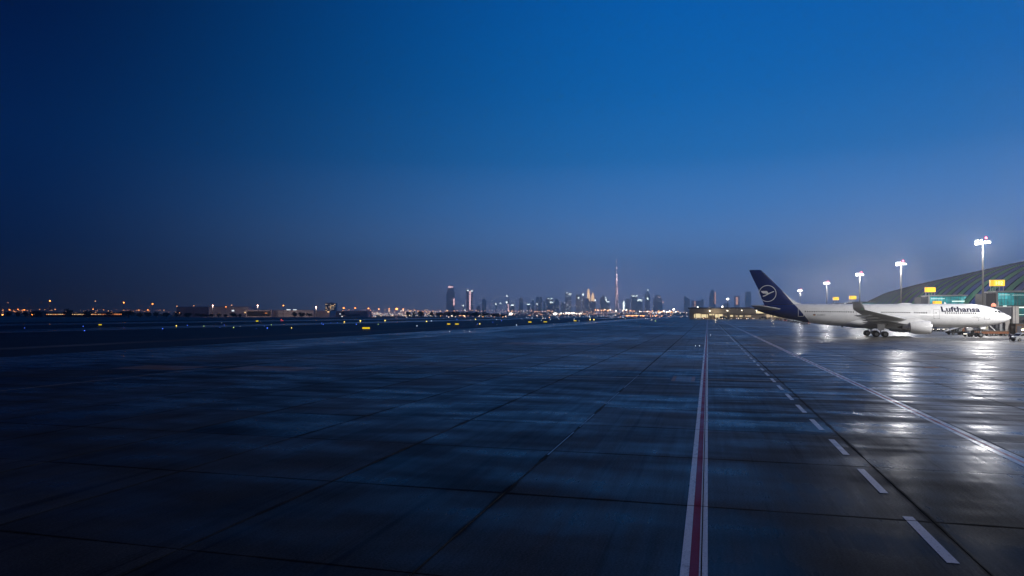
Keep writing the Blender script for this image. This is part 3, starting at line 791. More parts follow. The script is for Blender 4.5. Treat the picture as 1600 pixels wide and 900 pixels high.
for i in range(nb):
    ue = 800 - i*BW
    for half, (t0, t1) in enumerate(((.05, math.pi*.56),)):
        mb = MB(); vs = []; n = 12
        lift = .06 if i % 2 else 0
        ok = False
        for k in range(n+1):
            t = t0 + (t1-t0)*k/n
            sh = -26*t - 9*math.sin(2.2*t)
            wv = 1.2*math.sin(t*3)
            for e in (ue + sh + wv, ue + sh - BW*(1.0 if i % 2 else 1.05) + wv):
                if e < 737: ok = True
                vs.append(roof_pt(min(e, 738), t, lift if e < 730 else 0))
        if not ok: continue
        mb.add(vs, [(2*k, 2*k+1, 2*k+3, 2*k+2) for k in range(n)])
        rb = MB(); rv_ = []
        for k in range(n+1):
            t = t0 + (t1-t0)*k/n; sh = -26*t - 9*math.sin(2.2*t) + 1.2*math.sin(t*3)
            for e, lf in ((ue+sh+.22, .02), (ue+sh+.14, .28), (ue+sh-.14, .28), (ue+sh-.22, .02)): rv_.append(roof_pt(min(e, 738), t, lf if e < 730 else 0))
        rb.add(rv_, [(4*k+q, 4*k+q+1, 4*k+q+5, 4*k+q+4) for k in range(n) for q in range(3)]); rb.build('roof_rib', M['roof_rib'], con, smooth=60)
        o = mb.build('roof_panel', M['roof_green'] if i % 2 else M['roof_blue'], con, smooth=60)
rings = []
for u in (120, 200, 300, 404, 476, 567, 640, 697, 720, 732, 738):
    rings.append([roof_pt(u, t, -.5) for t in [math.pi*k/20 for k in range(21)]])
MB().loft(rings, cap=True).build('roof_shell', M['roof_blue'], con, smooth=60)
M['concrete'] = material('pale_concrete', (.30, .29, .28), .8, scale=.3)
M['dark_wall'] = material('dark_cladding', (.045, .05, .075), .6, scale=.4)
def inbox(mb, u0, u1, v0, v1, z0, z1, mi=0):
    q = [inv @ UV(a, b, z) for z in (z0, z1) for a, b in ((u0, v0), (u1, v0), (u1, v1), (u0, v1))]
    mb.hexa(q, mi)
mb = MB(); inbox(mb, 130, 700, 117.2, 119.5, 0, 7.5); mb.build('base_wall', M['dark_wall'], con)

# ------------------------------------------------------------------ glass gate buildings with their signs
def glass(name, c, s): return glowing(name, c, s, base=(.01, .05, .06))
def glass_mat(name, c, s, sc=.5):
    m = bpy.data.materials.new(name); m.use_nodes = True; nt = m.node_tree; b = nt.nodes['Principled BSDF']
    tcn = nt.nodes.new('ShaderNodeNewGeometry')
    nz = noise(nt, tcn.outputs['Position'], sc, 3, .5)
    e = ramp_n(nt, nz, [(.3, tuple(x*.55 for x in c)), (.7, tuple(x*1.3 for x in c))])
    nt.links.new(e, b.inputs['Emission Color']); b.inputs['Emission Strength'].default_value = s
    b.inputs['Base Color'].default_value = (.01, .05, .055, 1); b.inputs['Roughness'].default_value = .08
    m.cycles.emission_sampling = 'NONE'; return m
M['teal'] = glass_mat('teal_lit_glass', (.015, .17, .19), 1.5)
M['teal_light'] = glass_mat('pale_teal_lit_glass', (.06, .30, .33), 1.5)
M['teal_dark'] = glass_mat('deep_teal_glass', (.004, .06, .07), 1.6)
M['green_glass'] = glass_mat('green_lit_glass', (.005, .10, .075), 1.0)
M['strip'] = glowing('light_strip', (.72, .95, .85), 1.1)
M['frame'] = material('grey_frame', (.33, .33, .36), .45)
M['sign'] = glowing('yellow_sign_face', (1, .62, .03), 1.25, base=(.5, .35, .02))
M['sign_side'] = glowing('yellow_sign_side', (1, .48, .01), 1.05, base=(.5, .35, .02))
M['sign_digit'] = glowing('pale_sign_digit', (1, .93, .55), 1.3)
def local_to(o):
    m = Matrix.Translation(o.location) @ Matrix.Rotation(o.rotation_euler.z, 4, 'Z'); return m.inverted()
def gate(u, v, lv, lu, z0, z1, label, strips=(), tones=None, low=None):
    root = empty('gate_building', UV(u, v), ROTUV, label, 'gate building')     # local x = v, y = u
    MB().box(0, lv, .3, lu, 0, z1-.1).build('core_wall', M['dark_wall'], root)
    MB().box(-.02, .5, -.05, .6, 0, z1).build('corner_column', M['frame'], root)
    MB().box(-.25, lv+.2, -.3, lu+.2, z1, z1+.45).build('roof_edge', M['frame'], root)
    MB().box(-3.2, 0, 1.0, lu, 0, z1-.5).build('stair_block', M['dark_wall'], root)
    nc = max(4, int(lv/1.15)); pw = (lv-.6)/nc; rows = 2
    for r in range(rows):
        for k in range(nc):
            h = (z1 - z0 - .3)/rows
            mb = MB(); mb.box(.55 + k*pw + .05, .55 + (k+1)*pw - .05, .12, .25, z0 + r*h + .05, z0 + (r+1)*h - .04)
            t = tones[k*len(tones)//nc] if tones else 'teal'
            mb.build('pane', M['teal_light' if (t == 'a' and r == 1) else ('teal' if t in 'ab' else 'teal_dark')], root, smooth=0)
    mb = MB()
    for k in range(nc+1): mb.box(.55 + k*pw - .05, .55 + k*pw + .05, .02, .14, z0, z1-.3)
    for r in range(rows+1): mb.box(.5, lv, .04, .125, z0 + r*(z1-z0-.3)/rows - .05, z0 + r*(z1-z0-.3)/rows + .05)
    mb.build('mullion', M['dark_wall'], root)
    for (x0, x1, z, h) in strips:
        MB().box(x0, x1, -.06, .0, z, z+h).build('light_strip', M['strip'], root)
    if low:
        mb = MB(); mb.box(.5, lv, -.02, .25, low[0], low[1]); mb.build('lower_glazing', M['green_glass'], root)
    # roof clutter
    MB().box(-2.6, -1.2, 1.2, 2.2, z1-.5, z1+.1).build('roof_unit', M['frame'], root)
    MB().tube((-.9, 1.0, z1-.4), (-.9, 1.0, z1+1.5), .12, n=6).build('vent_pipe', M['frame'], root)
    return root
gate(319, 108.4, 14, 13, 8.9, 14.2, 'large teal glass gate building behind the airliner nose', strips=((1.0, 4.5, 13.0, .12), (5.4, 14, 12.9, .10)), tones='aaabbccccccc', low=(4.5, 8.2))
gate(397, 105.6, 21, 13, 8.0, 14.6, 'teal glass gate building further back, behind the airline lettering', strips=((10.2, 18.5, 11.6, .55), (1, 7, 13.1, .2)), tones='aaabbbbaaab')
gate(590, 105, 16, 12, 8, 14.6, 'far dark gate building just above the wing tip', tones='ccc')
gate(665, 105, 14, 12, 8, 14.8, 'farthest dark gate building behind the cabin roof', tones='ccc')
def gate_sign(u, v, w, h, z, text, label, legs=2.0, d=1.1):
    root = empty('gate_sign', UV(u, v, z - legs), ROTUV, label, 'sign')
    MB().box(0, w, 0, d, legs, legs+h).build('sign_box', M['sign_side'], root)
    MB().box(w*.24, w-.08, -.06, -.005, legs+.08, legs+h-.08).build('sign_face', M['sign'], root)
    for x in (.25, w*.38, w*.66, w-.3):
        MB().box(x-.09, x+.09, d/2-.09, d/2+.09, 0, legs+.01).build('sign_post', M['frame'], root)
    mb = MB(); mb.box(-.06, w+.06, -.03, d+.03, legs-.1, legs+.0); mb.box(-.06, w+.06, -.03, d+.03, legs+h, legs+h+.1); mb.build('sign_rim', M['frame'], root)
    if text:
        cu = bpy.data.curves.new('sign_number', 'FONT'); cu.body = text; cu.size = h*.8; cu.offset = .02; cu.resolution_u = 2
        tmp = bpy.data.objects.new('tmp', cu); col.objects.link(tmp); bpy.context.view_layer.update()
        me = bpy.data.meshes.new_from_object(tmp.evaluated_get(bpy.context.evaluated_depsgraph_get())); bpy.data.objects.remove(tmp)
        me.materials.clear(); me.materials.append(M['sign_digit'])
        o = link('sign_number', me, root, (w*.30, -.075, legs + h*.22)); o.rotation_euler = (math.pi/2, 0, 0)
    return root
gate_sign(318.5, 106.2, 4.9, 2.35, 16.5, '102', 'large yellow lit gate sign on the nearest glass gate building', 1.9)
gate_sign(396.5, 103.9, 4.6, 2.3, 16.5, None, 'yellow lit gate sign on the glass gate building behind the airline lettering', 1.5)
gate_sign(590, 103.3, 4.8, 2.6, 16.8, None, 'yellow lit gate sign between the wing tip and a light mast', 2.0)
gate_sign(665, 103.5, 4.6, 2.6, 17.6, None, 'farthest yellow lit gate sign above the rear cabin roof', 2.6)
gate_sign(330, 89.5, 3.0, 1.3, 9.6, None, 'low yellow lit sign half hidden behind the fuselage crown', 9.6)

# ------------------------------------------------------------------ boarding bridge and buildings beside the nose
def frame_at(px, D, name, label, cat, group=None):
    p = at(px, D); return empty(name, (p.x, p.y, 0), ROTUV, label, cat, group)
M['pale_wall'] = material('pale_panel', (.42, .40, .39), .6, scale=.6)
M['beacon_orange'] = glowing('orange_beacon', (1, .25, .12), 1.6)
M['brown'] = material('brown_cladding', (.10, .055, .035), .7, var=.4, scale=1.2)
M['pink'] = material('salmon_box', (.50, .27, .18), .7)
M['lamp_warm'] = glowing('warm_lamp', (1, .86, .66), 7)
b = frame_at(1556, 200, 'boarding_bridge', 'dark boarding bridge cabin with pale support columns beyond the airliner nose', 'boarding bridge')
MB().box(0, 3.9, 0, 30, 4.2, 7.45).build('bridge_cabin', M['dark_wall'], b)
MB().box(-.2, 4.05, -.2, 30, 7.45, 7.7).build('bridge_roof', M['frame'], b)
MB().box(3.95, 5.5, -.3, 2.2, 0, 7.75).build('lift_tower', M['pale_wall'], b)
mb = MB(); mb.box(3.90, 4.02, -.36, -.30, 0, 7.7); mb.box(4.6, 4.68, -.36, -.30, 0, 7.7); mb.build('tower_rail', M['dark_wall'], b)
MB().box(2.6, 3.7, .8, 1.9, 0, 4.2).build('support_column', M['pale_wall'], b)
MB().box(1.3, 1.9, 1.0, 1.6, 0, 4.2).build('support_column', M['steel'], b)
MB().tube((.65, .3, 7.7), (.65, .3, 9.1), .16, n=8).build('mast_post', M['pale_wall'], b)
MB().tube((2.4, .6, 7.7), (2.4, .6, 7.95), .5, .35, n=12).build('roof_lamp', M['strip'], b)
bb = frame_at(1552.5, 205, 'warning_beacon', 'round orange glowing beacon above the cockpit roof line', 'beacon')
MB().tube((0, 0, 0), (0, 0, 7.4), .12, n=8).build('post', M['steel'], bb)
MB().ball((0, 0, 8.05), .62, 8).build('lamp', M['beacon_orange'], bb)
g2 = frame_at(1585.5, 212, 'glazed_corridor', 'raised green glass corridor at the picture edge above parked equipment', 'corridor')
MB().box(0, 14, .3, 5, 3.9, 7.9).build('corridor_wall', M['dark_wall'], g2)
for k in range(8):
    MB().box(.1+k*1.6, 1.6+k*1.6, .1, .25, 4.9, 7.3).build('pane', M['green_glass' if k != 1 else 'teal_dark'], g2, smooth=0)
MB().box(0, 13, -.02, .12, 7.35, 7.75).build('light_strip', M['strip'], g2)
MB().box(.8, 13, .0, .09, 5.35, 5.5).build('light_strip', M['strip'], g2)
for x in (.3, 6.5, 12.6): MB().box(x, x+.5, .6, 1.1, 0, 3.9).build('support_column', M['dark_wall'], g2)
g3 = frame_at(1587, 196, 'storage_shed', 'brown equipment shed under the green glass corridor', 'shed')
mb = MB(); mb.box(0, 6.5, 0, 4, 0, 2.9); mb.build('shed_wall', M['brown'], g3)
MB().box(-.1, 6.6, -.1, 4.1, 2.9, 3.0).build('shed_roof', M['dark_wall'], g3)
for k in range(4): MB().box(.35+k*1.5, 1.45+k*1.5, -.06, -.004, .1, 2.3).build('roller_door', M['dark_wall'], g3)
MB().box(1.35, 1.9, -.45, -.15, 1.1, 1.5).build('wall_lamp', M['lamp_warm'], g3)
g4 = frame_at(1585.3, 199, 'cargo_box', 'salmon coloured box standing beside the pale lift tower', 'box')
mb = MB(); mb.box(0, 1.0, 0, 1.0, 2.9, 4.1); mb.box(.02, .12, .02, .12, 0, 2.9); mb.box(.85, .95, .02, .12, 0, 2.9); mb.box(.02, .12, .85, .95, 0, 2.9); mb.box(.85, .95, .85, .95, 0, 2.9); mb.build('box_body', M['pink'], g4)

# ------------------------------------------------------------------ ground vehicles
def paint(name, c): M[name] = material(name, c, .35, coat=.3); return M[name]
for n_, c_ in (('car_white', (.7, .7, .7)), ('car_silver', (.35, .36, .38)), ('car_dark', (.03, .03, .035)), ('car_green', (.10, .32, .22)), ('car_yellow', (.55, .42, .10)), ('car_rust', (.20, .075, .035)), ('car_cream', (.5, .47, .36)), ('cover_red', (.30, .05, .03))): paint(n_, c_)
M['head'] = glowing('headlamp', (1, .93, .78), 3.0)
M['tail_lamp'] = glowing('tail_lamp', (1, .12, .04), 2.0)
def wheels(root, xs, y, r, w=.2):
    for x in xs:
        for s in (-1, 1):
            mb = MB(); mb.lathe((x, s*y, r), (0, 1, 0), [(-w/2, r*.6), (-w/2, r), (w/2, r), (w/2, r*.6)], n=16)
            mb.lathe((x, s*y, r), (0, s, 0), [(w/2-.03, .01), (w/2+.01, r*.3), (w/2+.005, r*.58)], n=12, mi=1, cap=False)
            mb.build('wheel', [M['tyre'], M['hub']], root)
def van(name, label, cat, body, L_=4.6, W=1.8, H=1.9, loc=(0, 0, 0), rz=0, group=None, hood=.9, lights=True):
    root = empty(name, loc, rz, label, cat, group); x0, x1 = -L_/2, L_/2; hw = W/2
    mb = MB()
    prof = [(x0, .38), (x1, .38), (x1, .75), (x1-.1, .92), (x1-hood, 1.08), (x1-hood-.65, H-.05), (x1-hood-.85, H), (x0+.15, H), (x0, H-.25)]
    mb.loft([[(x, y, z) for x, z in prof] if abs(y) == hw else [(x*1.0, y, z) for x, z in prof] for y in (-hw, -hw*.4, hw*.4, hw)])
    mb.build('body', M[body], root, smooth=25)
    mb = MB(); e = .012
    for s in (-1, 1):
        y = s*(hw+e); zt, zb = H-.18, 1.12
        mb.add([(x1-hood-.15, y, zb), (x1-hood-.72, y, zt), (x0+L_*.42, y, zt), (x0+L_*.42, y, zb)], [(0, 1, 2, 3)])
        mb.add([(x0+L_*.40, y, zb), (x0+L_*.40, y, zt), (x0+.35, y, zt), (x0+.3, y, zb)], [(0, 1, 2, 3)])
    mb.add([(x1-hood-.02, -hw*.88, 1.13), (x1-hood-.02, hw*.88, 1.13), (x1-hood-.60, hw*.8, H-.1), (x1-hood-.60, -hw*.8, H-.1)], [(0, 1, 2, 3)])
    mb.add([(x0-.012, -hw*.8, 1.1), (x0-.012, hw*.8, 1.1), (x0-.012, hw*.75, H-.3), (x0-.012, -hw*.75, H-.3)], [(0, 1, 2, 3)])
    mb.build('window', M['dark'], root, smooth=0)
    MB().box(x1-.04, x1+.08, -hw*.95, hw*.95, .35, .55).build('bumper', M['black'], root)
    if lights:
        for s in (-1, 1): MB().box(x1-.02, x1+.03, s*hw*.72-.14, s*hw*.72+.14, .62, .78).build('headlight', M['head'], root)
        for s in (-1, 1): MB().box(x0-.03, x0+.02, s*hw*.85-.08, s*hw*.85+.08, .7, 1.0).build('tail_light', M['tail_lamp'], root)
    wheels(root, (x0+.85, x1-.85), hw-.08, .34)
    return root
def dolly(name, label, load, loc, rz, group=None, L_=3.2, n=1, roof=True):
    root = empty(name, loc, rz, label, 'baggage cart', group)
    MB().box(-L_/2, L_/2, -.8, .8, .42, .56).build('deck', M['steel'], root)
    mb = MB()
    for x in (-L_/2+.05, L_/2-.05):
        for y in (-.75, .75): MB().tube((x, y, .5), (x, y, 1.75), .04, n=6).build('corner_post', M['steel'], root)
    if roof: MB().box(-L_/2-.05, L_/2+.05, -.85, .85, 1.75, 1.82).build('canopy', M[load], root)
    MB().box(-L_/2+.15, L_/2-.3, -.7, .7, .57, 1.35).build('load', M['car_dark'], root)
    MB().tube((L_/2, 0, .45), (L_/2+.9, 0, .35), .04, n=6).build('tow_bar', M['steel'], root)
    wheels(root, (-L_/2+.45, L_/2-.45), .68, .22, .16)
    return root
def tug(name, label, body, loc, rz, group=None):
    root = empty(name, loc, rz, label, 'tractor', group)
    mb = MB(); mb.prism([(-1.4, .35), (1.4, .35), (1.45, .85), (.2, .95), (-.1, 1.0), (-1.4, 1.0)], -.75, .75); mb.build('body', M[body], root, smooth=25)
    mb = MB()
    for x in (-1.1, .1):
        for y in (-.65, .65): mb.tube((x, y, .95), (x+.08, y, 1.9), .04, n=6)
    mb.box(-1.3, .35, -.75, .75, 1.9, 1.97); mb.build('canopy', M['steel'], root)
    MB().box(-.7, -.4, -.4, .4, .98, 1.5).build('seat', M['black'], root)
    MB().box(1.43, 1.48, -.6, .6, .6, .72).build('headlight', M['head'], root)
    wheels(root, (-.9, .95), .7, .34, .22)
    return root
def belt_loader(name, label, body, loc, rz, group=None):
    root = empty(name, loc, rz, label, 'belt loader', group)
    MB().box(-2.6, 2.0, -.85, .85, .4, .9).build('chassis', M[body], root)
    MB().hexa([(-3.6, -.4, .9), (3.6, -.4, 2.7), (3.6, .4, 2.7), (-3.6, .4, .9), (-3.6, -.4, 1.12), (3.6, -.4, 2.92), (3.6, .4, 2.92), (-3.6, .4, 1.12)]).build('belt_arm', M['car_white'], root)
    mb = MB(); mb.tube((.9, .3, .9), (2.2, .3, 2.4), .07, n=6); mb.tube((.9, -.3, .9), (2.2, -.3, 2.4), .07, n=6); mb.build('lift_strut', M['steel'], root)
    MB().box(-1.6, -.8, -.85, -.2, .9, 1.5).build('seat', M['black'], root)
    wheels(root, (-1.7, 1.3), .78, .36, .24)
    return root

# cars parked in a row, seen under the fuselage
row = [(1458.5, 'car_dark', 'dark parked car, first in the row beyond the engine'), (1466, 'car_silver', 'silver parked car seen beneath the fuselage beside the engine'),
       (1474, 'car_cream', 'cream parked car in the row seen beneath the fuselage'), (1481.5, 'car_dark', 'black parked car in the middle of the row under the fuselage'),
       (1488, 'car_white', 'white parked car in the row seen beneath the fuselage'), (1494.5, 'car_yellow', 'yellowish parked car beside the green one beneath the fuselage'),
       (1501, 'car_green', 'green parked car at the end of the row near the nose wheel')]
for px, c, lab in row:
    p = gnd(px, 517.6); van('parked_car', lab, 'car', c, 4.2, 1.65, 1.5, (p.x, p.y, 0), R(-90) - .15 + random.uniform(-.1, .1), 'cars parked beyond the airliner')
# equipment round the nose
p = gnd(1509.5, 522.6); r_ = dolly('container_cart', 'rust brown container cart with dark wheels left of the nose gear', 'car_rust', (p.x, p.y, 0), R(172)); r_['category'] = 'cart'
MB().box(-1.3, 1.3, -.75, .75, .57, 1.95).build('container', M['car_rust'], r_)
p = gnd(1517, 524.0); belt_loader('belt_loader', 'belt loader with raised pale arm just left of the nose gear', 'car_dark', (p.x, p.y+6, 0), R(8))
p = gnd(1523, 526.2); tug('tow_tractor', 'dark open tow tractor hooked to the nose gear', 'car_dark', (p.x, p.y+1.6, 0), R(-172))
p = gnd(1551, 525.0); root = empty('cargo_loader', (p.x, p.y+1.5, 0), R(-3), 'long low brown cargo platform beneath the airliner nose', 'cargo loader')
MB().box(-4.6, 4.3, -1.1, 1.1, .55, 1.05).build('platform', M['car_rust'], root)
mb = MB(); mb.box(-4.6, 4.3, -1.14, -1.1, 1.05, 1.3); mb.build('side_rail', M['brown'], root)
for x in range(5): MB().tube((-4.4+x*2.1, -1.05, 1.0), (-4.4+x*2.1, -1.05, 1.75), .04, n=6).build('rail_post', M['brown'], root)
wheels(root, (-3.9, .0, 1.3, 3.6), .95, .33, .24)
p = gnd(1549, 523.0); root = empty('cargo_container', (p.x, p.y+3, 0), R(-5), 'pale cream air cargo container under the airliner chin', 'container')
mb = MB(); mb.prism([(-.7, 1.35), (.55, 1.35), (.75, 1.75), (.75, 2.75), (-.7, 2.75)], -.7, .7); mb.build('shell', M['car_cream'], root, smooth=0)
mb = MB(); mb.box(-.9, .9, -.8, .8, 1.15, 1.35); [mb.box(x-.06, x+.06, y-.06, y+.06, 0, 1.15) for x in (-.8, .8) for y in (-.7, .7)]; mb.build('stand', M['steel'], root)
p = gnd(1533, 524.4); root = empty('water_cart', (p.x, p.y+5, 0), R(5), 'white service cart half hidden behind the nose wheels', 'service cart')
mb = MB(); mb.lathe((-.9, 0, 1.5), (1, 0, 0), [(0, .3), (.08, .5), (1.7, .5), (1.8, .3)], n=16); mb.build('tank', M['car_white'], root)
MB().box(-1.1, 1.2, -.6, .6, .5, .95).build('chassis', M['car_dark'], root); wheels(root, (-.7, .8), .55, .28)
p = gnd(1541, 523.5); dolly('baggage_cart', 'dark canopied baggage cart just right of the nose gear', 'car_dark', (p.x, p.y+4, 0), R(5))
p = gnd(1512, 519.0); van('airport_van', 'white van parked behind the rust brown container cart', 'van', 'car_white', 4.6, 1.8, 1.9, (p.x, p.y+3, 0), R(175))
p = gnd(1559.3, 524.6); root = empty('conveyor_arm', (p.x, p.y+2.5, 0), R(0), 'white slanted conveyor arm leaning under the cockpit', 'conveyor')  # slanted white conveyor
MB().hexa([(-1.0, -.12, 2.9), (.9, -.12, 1.1), (.9, .12, 1.1), (-1.0, .12, 2.9), (-.9, -.12, 3.1), (1.0, -.12, 1.3), (1.0, .12, 1.3), (-.9, .12, 3.1)]).build('rail', M['car_white'], root)
mb = MB(); mb.tube((.95, 0, 0), (.95, 0, 1.2), .06, n=6); mb.tube((-.8, 0, 0), (-.8, 0, 2.9), .05, n=6); mb.box(-1, 1.2, -.4, .4, .2, .35); mb.build('stand', M['steel'], root)
p = gnd(1600.5, 533.6); van('service_van', 'silver grey airport service van at the picture edge beside the person', 'van', 'car_silver', 4.3, 1.75, 1.72, (p.x+.2, p.y+.8, 0), R(184), lights=False, hood=.75)
# white strip standing in for the lit ground behind the gear
p0, p1 = gnd(1492, 525.6), gnd(1580, 525.6)
mb = MB(); mb.add([(p0.x, p0.y, .006), (p1.x, p1.y, .006), (p1.x, p1.y+1.6, .006), (p0.x, p0.y+1.6, .006)], [(0, 1, 2, 3)]); o = mb.build('white_stripe', M['paint_white'], smooth=0); o['kind'] = 'structure'
p0 = gnd(1454, 574.5); mb = MB(); mb.box(-.75, .75, -.25, .25, .005, .04); o = mb.build('apron_marker', M['pink'], loc=(p0.x, p0.y, 0), rz=.1)
tag(o, 'small orange marker plate lying alone on the wet apron before the engine', 'marker')

# carts and vans behind the tail
tailrow = [(1197, 498.9), (1203, 499.4), (1209, 500.0), (1215, 500.8), (1221, 501.6), (1227, 502.4), (1233, 503.3), (1238.5, 504.2), (1243.5, 505.0), (1248.5, 505.8), (1254, 506.5), (1259, 507.0)]
tl = ['dark baggage cart, last of the train running back from the tail', 'white van parked in the line behind the tail cone', 'small dark tow tractor behind the tail cone', 'silver van in the middle of the line behind the tail',
      'baggage cart with red canopy behind the tail', 'dark van parked behind the blue rear fuselage', 'baggage cart with pale canopy below the blue rear fuselage', 'open tow tractor in the line below the blue rear fuselage',
      'covered baggage cart coupled behind the tow tractor', 'second covered baggage cart of the coupled train', 'dark tow tractor heading the train of carts', 'white van closest to the fuselage in the line behind the tail']
for i, (px, py) in enumerate(tailrow):
    p = gnd(px, py); loc = (p.x, p.y, 0); rz = R(90) - VA + random.uniform(-.5, .9); gp = 'vehicles lined up behind the tail'
    k = i % 12
    if k in (1, 3, 5, 11): van('airport_van', tl[i], 'van', {1: 'car_white', 3: 'car_silver', 5: 'car_dark', 11: 'car_white'}[k], 4.8, 1.9, 2.1, loc, rz, gp)
    elif k in (2, 7, 10): tug('tow_tractor', tl[i], 'car_dark', loc, rz, gp)
    else: dolly('baggage_cart', tl[i], 'cover_red' if k == 4 else 'car_silver', loc, rz, gp)

# ------------------------------------------------------------------ low terminal with lit bays
M['fascia'] = material('beige_fascia', (.34, .29, .24), .8, var=.08, scale=.05)
M['roof_navy'] = material('dark_blue_roof', (.02, .04, .10), .5)
M['bay'] = glowing('lit_bay', (1, .80, .45), .95)
M['bay_dim'] = glowing('dim_lit_bay', (1, .72, .40), .5)
lt = empty('low_terminal', UV(828, -20), ROTUV, 'long low beige terminal with glowing cream openings beyond the apron lines', 'terminal')
MB().box(0, 117, .6, 40, 6.3, 11.8).build('fascia', M['fascia'], lt)
MB().box(-1.5, 119, -1.2, 42, 11.8, 13.1).build('roof', M['roof_navy'], lt)
MB().box(0, 117, 6, 40, 0, 6.3).build('back_wall', M['fascia'], lt)
for k in range(20):
    MB().box(k*6.1+.2, k*6.1+.8, .7, 1.3, 0, 6.3).build('column', M['fascia'], lt)
bays = [(5, 20, 1.6, 5.4, 1), (6, 12, 5.4, 6.1, 1), (21.5, 27, 4.4, 5.8, 1), (28, 36, 1.8, 5.6, 1), (37, 40, 1.4, 3.5, 0), (44, 47, 2.8, 4.6, 1), (49, 52, 2.8, 4.2, 0), (54, 57, 2.6, 4.3, 1), (60, 66, 2.4, 4.4, 0), (71, 79, 6.5, 8.7, 1),
        (82, 88, 2.2, 5.4, 0), (90, 95, 2.8, 5.6, 1), (97, 104, 1.6, 5.2, 0), (105, 116, 2, 6, 1)]
for x0, x1, z0, z1, b in bays:
    y = .35 if z1 > 6.3 else 5.6
    MB().box(x0, x1, y, y+.2, z0, z1).build('lit_opening', M['bay' if b else 'bay_dim'], lt, smooth=0)
M['wl'] = glowing('wall_lamp_glow', (1, .92, .72), 8)
for x, z, r in ((22, 9.2, .55), (41, 9.5, .6), (56, 9.8, .35), (71.5, 9.5, .45), (79.5, 9.5, .4), (9, 13.6, .6), (35.5, 13.8, .8)):
    MB().ball((x, .0 if z < 12 else -.5, z), r).build('wall_lamp', M['wl'], lt)
for x, e in ((28, 1800), (88, 2600)):
    ld = bpy.data.lights.new('bay_light', 'POINT'); ld.energy = e; ld.color = (1, .82, .55); ld.shadow_soft_size = 1.0
    lo = bpy.data.objects.new('bay_light', ld); col.objects.link(lo); lo.parent = lt; lo.location = (x, -7, 8.5)
rv = random.Random(3); far_row = []
kinds = ['van', 'dolly', 'tug', 'van', 'truck']
for i in range(24):
    px = 1081 + i*4.9 + rv.uniform(-1.2, 1.2); py = 498.4 + rv.uniform(-.25, .5) + max(0, i-18)*.12
    p = gnd(px, py); loc = (p.x, p.y, 0); k = kinds[rv.randrange(5)]; rz = rv.uniform(-3, 3); gp = 'vehicles before the low terminal'
    if k == 'dolly': o = dolly('baggage_cart', 'cart', 'car_silver', loc, rz, gp); dd = 'small canopied baggage cart'
    elif k == 'tug': o = tug('tow_tractor', 'tractor', 'car_dark', loc, rz, gp); dd = 'small dark tow tractor'
    elif k == 'van': cc = rv.choice(['car_white', 'car_silver', 'car_dark']); o = van('airport_van', 'van', 'van', cc, 4.8, 1.9, 2.1, loc, rz, gp); dd = 'small ' + cc[4:] + ' van'
    else: cc = rv.choice(['car_white', 'car_dark']); o = van('box_truck', 'truck', 'truck', cc, 7, 2.4, 3.3, loc, rz, gp, hood=.4); dd = 'boxy ' + cc[4:] + ' service truck'
    far_row.append((px, o, dd + ' before the terminal'))
label_by_place(far_row)

